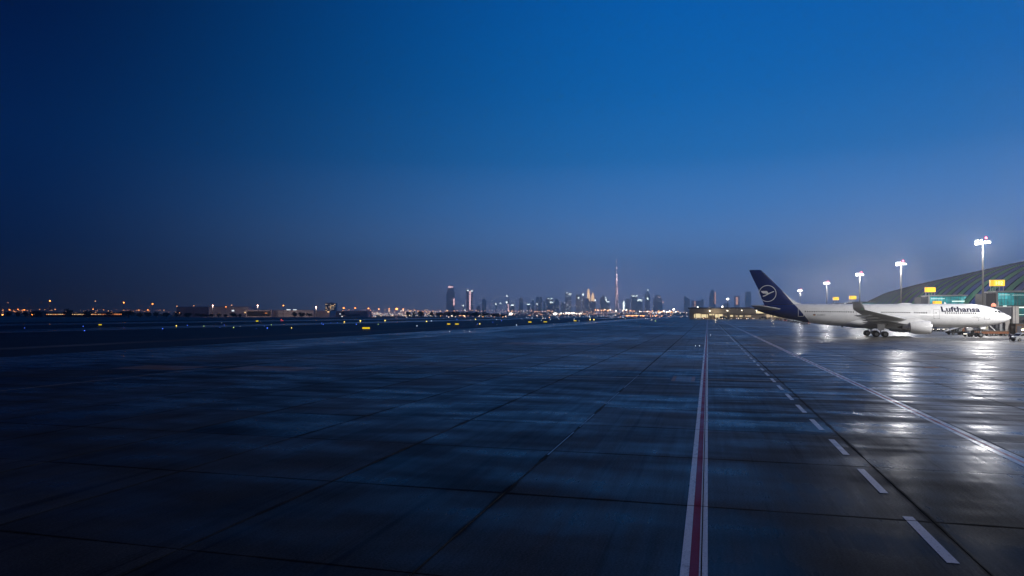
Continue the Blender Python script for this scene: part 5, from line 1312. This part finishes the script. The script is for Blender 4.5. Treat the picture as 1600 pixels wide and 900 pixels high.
# the tallest tower: setbacks spiralling up to a needle
D = 10588; p = at(963.4, D); root = empty('skyscraper', (p.x, D, 0), 0, 'tallest needle-like tower with pinkish lit setbacks, above all others', 'skyscraper', 'towers of the distant skyline')
lv = [(0, 130, 32, 30), (130, 235, 28, 27), (235, 330, 24, 23), (330, 420, 20, 19), (420, 500, 16, 15), (500, 565, 12.5, 11), (565, 620, 9.5, 8), (620, 670, 8, 7), (670, 740, 7, 5.5), (740, 828, 5.5, 3)]
for k, (z0, z1, r0, r1) in enumerate(lv):
    ox = 1.5*math.cos(k*2.1); mb = MB()
    if k < 8:
        for a in range(3):
            an = a*2.094 + .5; mb.lathe((ox + r0*.45*math.cos(an), r0*.45*math.sin(an), 0), (0, 0, 1), [(z0, r0*.5), (z1 + (a-1)*12, r1*.5)], n=12)
    mb.lathe((0, 0, 0), (0, 0, 1), [(z0, r0*.62), (z1, r1*.62)], n=12)
    mb.build('setback', M['tower'], root)
for (x0, x1, z0, z1, mm) in ((-3.5, 3.5, 640, 700, 'rose_l'), (-4, 6, 535, 600, 'rose_l'), (1, 9, 490, 545, 'rose_l'), (3, 10, 400, 480, 'rose_dim'), (-7, 2, 400, 520, 'rose_dim'), (5, 15, 300, 400, 'rose_dim'), (-12, -6, 240, 400, 'rose_dim'), (13, 17, 200, 320, 'rose_dim'), (-2.4, 2.4, 705, 822, 'rose_dim'), (-16, -12, 120, 230, 'rose_dim'), (18, 22, 90, 180, 'rose_dim')):
    MB().box(x0, x1, -34 + z0*.045, -30 + z0*.045, z0, z1).build('facade_light', M[mm], root, smooth=0)

# ------------------------------------------------------------------ lights of the city and of the far airfield (too many to count)
rc = random.Random(11)
cm = {'o': glowing('city_lamp_orange', (1, .42, .14), 6), 'w': glowing('city_lamp_warm', (1, .76, .55), 5.0), 'c': glowing('city_lamp_cool', (.75, .85, 1), 2.2), 'b': glowing('city_lamp_dim', (1, .52, .36), 1.3), 'B': glowing('city_lamp_bright', (1, .88, .74), 14)}
keys = list(cm)
mb = MB()
def dot(px, py, s, k):
    if py > 489.6: D = min(6500, (CAMH-1.2)*FPX/(max(.8, py-HOR))); 
    else: D = rc.uniform(3500, 6500)
    if py > 489.6 and py <= HOR: D = rc.uniform(3000, 5500)
    z = max(.5, zat(py, D)); r = s*.5*D/FPX; p = at(px, D)
    i = keys.index(k)
    mb.add([(p.x+r, p.y, z), (p.x-r, p.y, z), (p.x, p.y+r, z), (p.x, p.y-r, z), (p.x, p.y, z+r), (p.x, p.y, z-r)], [(0, 2, 4), (2, 1, 4), (1, 3, 4), (3, 0, 4), (2, 0, 5), (1, 2, 5), (3, 1, 5), (0, 3, 5)], i)
for _ in range(420):      # sprinkle across the centre
    px = rc.gauss(930, 90)
    if not 770 < px < 1076: px = rc.uniform(790, 1070)
    py = 487 + abs(rc.gauss(0, 1))*5.0
    if py > 500: py = rc.uniform(489, 498)
    dot(px, py, rc.choice([.7, .8, 1.0, 1.2]), rc.choice('owccccbbb'))
for px in range(930, 1062, 3):        # street-lamp row
    if rc.random() < .8: dot(px + rc.uniform(-1.2, 1.2), 484.6 + rc.uniform(-1.0, 1.6) + (2 if px > 985 else 0), rc.choice([1.4, 1.9, 2.3]), rc.choice('oooowB'))
for px in range(795, 866, 4): dot(px + rc.uniform(-1, 1), 486.3 + rc.uniform(-1.2, .6), rc.choice([1.1, 1.5]), rc.choice('ooow'))
for px in range(684, 795, 5): dot(px + rc.uniform(-2, 2), 485.5 + rc.uniform(-.8, 1.2), rc.choice([.9, 1.2]), rc.choice('oob'))
for _ in range(60): dot(rc.uniform(866, 912), 489.8 + rc.uniform(-1.0, 1.0), rc.uniform(.9, 1.7), rc.choice('Bww'))     # brightly lit yard
for px in (866, 868, 797, 799, 1052.5): dot(px, 490.5 if px < 1000 else 483.4, 3.6, 'B')
for _ in range(36): dot(rc.uniform(978, 1008), 493.4 + rc.uniform(-.5, .5), rc.uniform(.9, 1.3), 'o')
for _ in range(30): dot(rc.uniform(1015, 1074), 488 + rc.uniform(-1, 1), rc.uniform(1, 1.6), rc.choice('ocw'))
for _ in range(14): dot(rc.uniform(1018, 1060), 494 + rc.uniform(-2, 1.5), rc.uniform(1, 1.5), rc.choice('obb'))
for px, py in ((1023, 492.6), (1025, 489), (1031, 489), (1020, 489)): dot(px, py, 2.3, 'c')
for _ in range(260): dot(rc.uniform(572, 682), 491.2 + rc.gauss(0, 1.7), rc.uniform(.7, 1.3), rc.choice('wwcbb'))         # parked cars and lamps beside the trees
for _ in range(60): dot(rc.uniform(570, 700), 485.5 + rc.uniform(-1.5, 2), rc.uniform(.8, 1.5), rc.choice('oowb'))
for px, py in ((608, 486.5), (630, 485), (608, 484.8), (630, 483.6)): dot(px, py, 1.8, 'w')
for _ in range(34): dot(rc.uniform(680, 790), 494 + rc.uniform(-1.5, 1.5), rc.uniform(.8, 1.4), rc.choice('owcb'))
for px in (691, 706, 714, 724, 726, 753, 755.5, 769, 782): dot(px, 493 + rc.uniform(-.6, .8), 1.9, rc.choice('ow'))
for _ in range(150): dot(rc.uniform(0, 570), 485.5 + rc.uniform(-1.5, 2.5), rc.uniform(.7, 1.3), rc.choice('oobb'))
for _ in range(26): dot(rc.uniform(500, 560), 492 + rc.uniform(-2, 2), rc.uniform(.8, 1.5), rc.choice('wcb'))
for _ in range(40): dot(rc.uniform(1078, 1196), 497 + rc.uniform(-1.4, 1.2), rc.uniform(.7, 1.2), rc.choice('wwc'))
o = mb.build('city_lights', [cm[k] for k in keys], smooth=0); tag(o, kind='stuff', label='countless tiny white and orange lights of the distant city')
# low rooftops of the city under the towers
mb = MB()
for _ in range(260):
    px = rc.uniform(640, 1180); D = rc.uniform(5000, 9000); p = at(px, D); w = rc.uniform(20, 90); h = rc.uniform(6, 26) if px > 800 else rc.uniform(5, 16)
    mb.box(p.x, p.x+w, D, D+40, 0, h)
o = mb.build('city_rooftops', M['tower'], smooth=0); tag(o, kind='stuff', label='low dark rooftops of the distant city below the towers')

HAZE = True
if HAZE:
    mb = MB(); mb.box(-11500, 11500, -400, 11200, -1.4, 860)
    hz = mb.build('haze', [], smooth=0); hz['kind'] = 'stuff'
    hm = bpy.data.materials.new('evening_haze'); hm.use_nodes = True; nt = hm.node_tree; nt.nodes.clear()
    pv = nt.nodes.new('ShaderNodeVolumePrincipled'); pv.inputs['Density'].default_value = .00018; pv.inputs['Color'].default_value = (.93, .89, .86, 1)
    pv.inputs['Anisotropy'].default_value = .88
    ou = nt.nodes.new('ShaderNodeOutputMaterial'); nt.links.new(pv.outputs[0], ou.inputs['Volume'])
    hz.data.materials.append(hm)
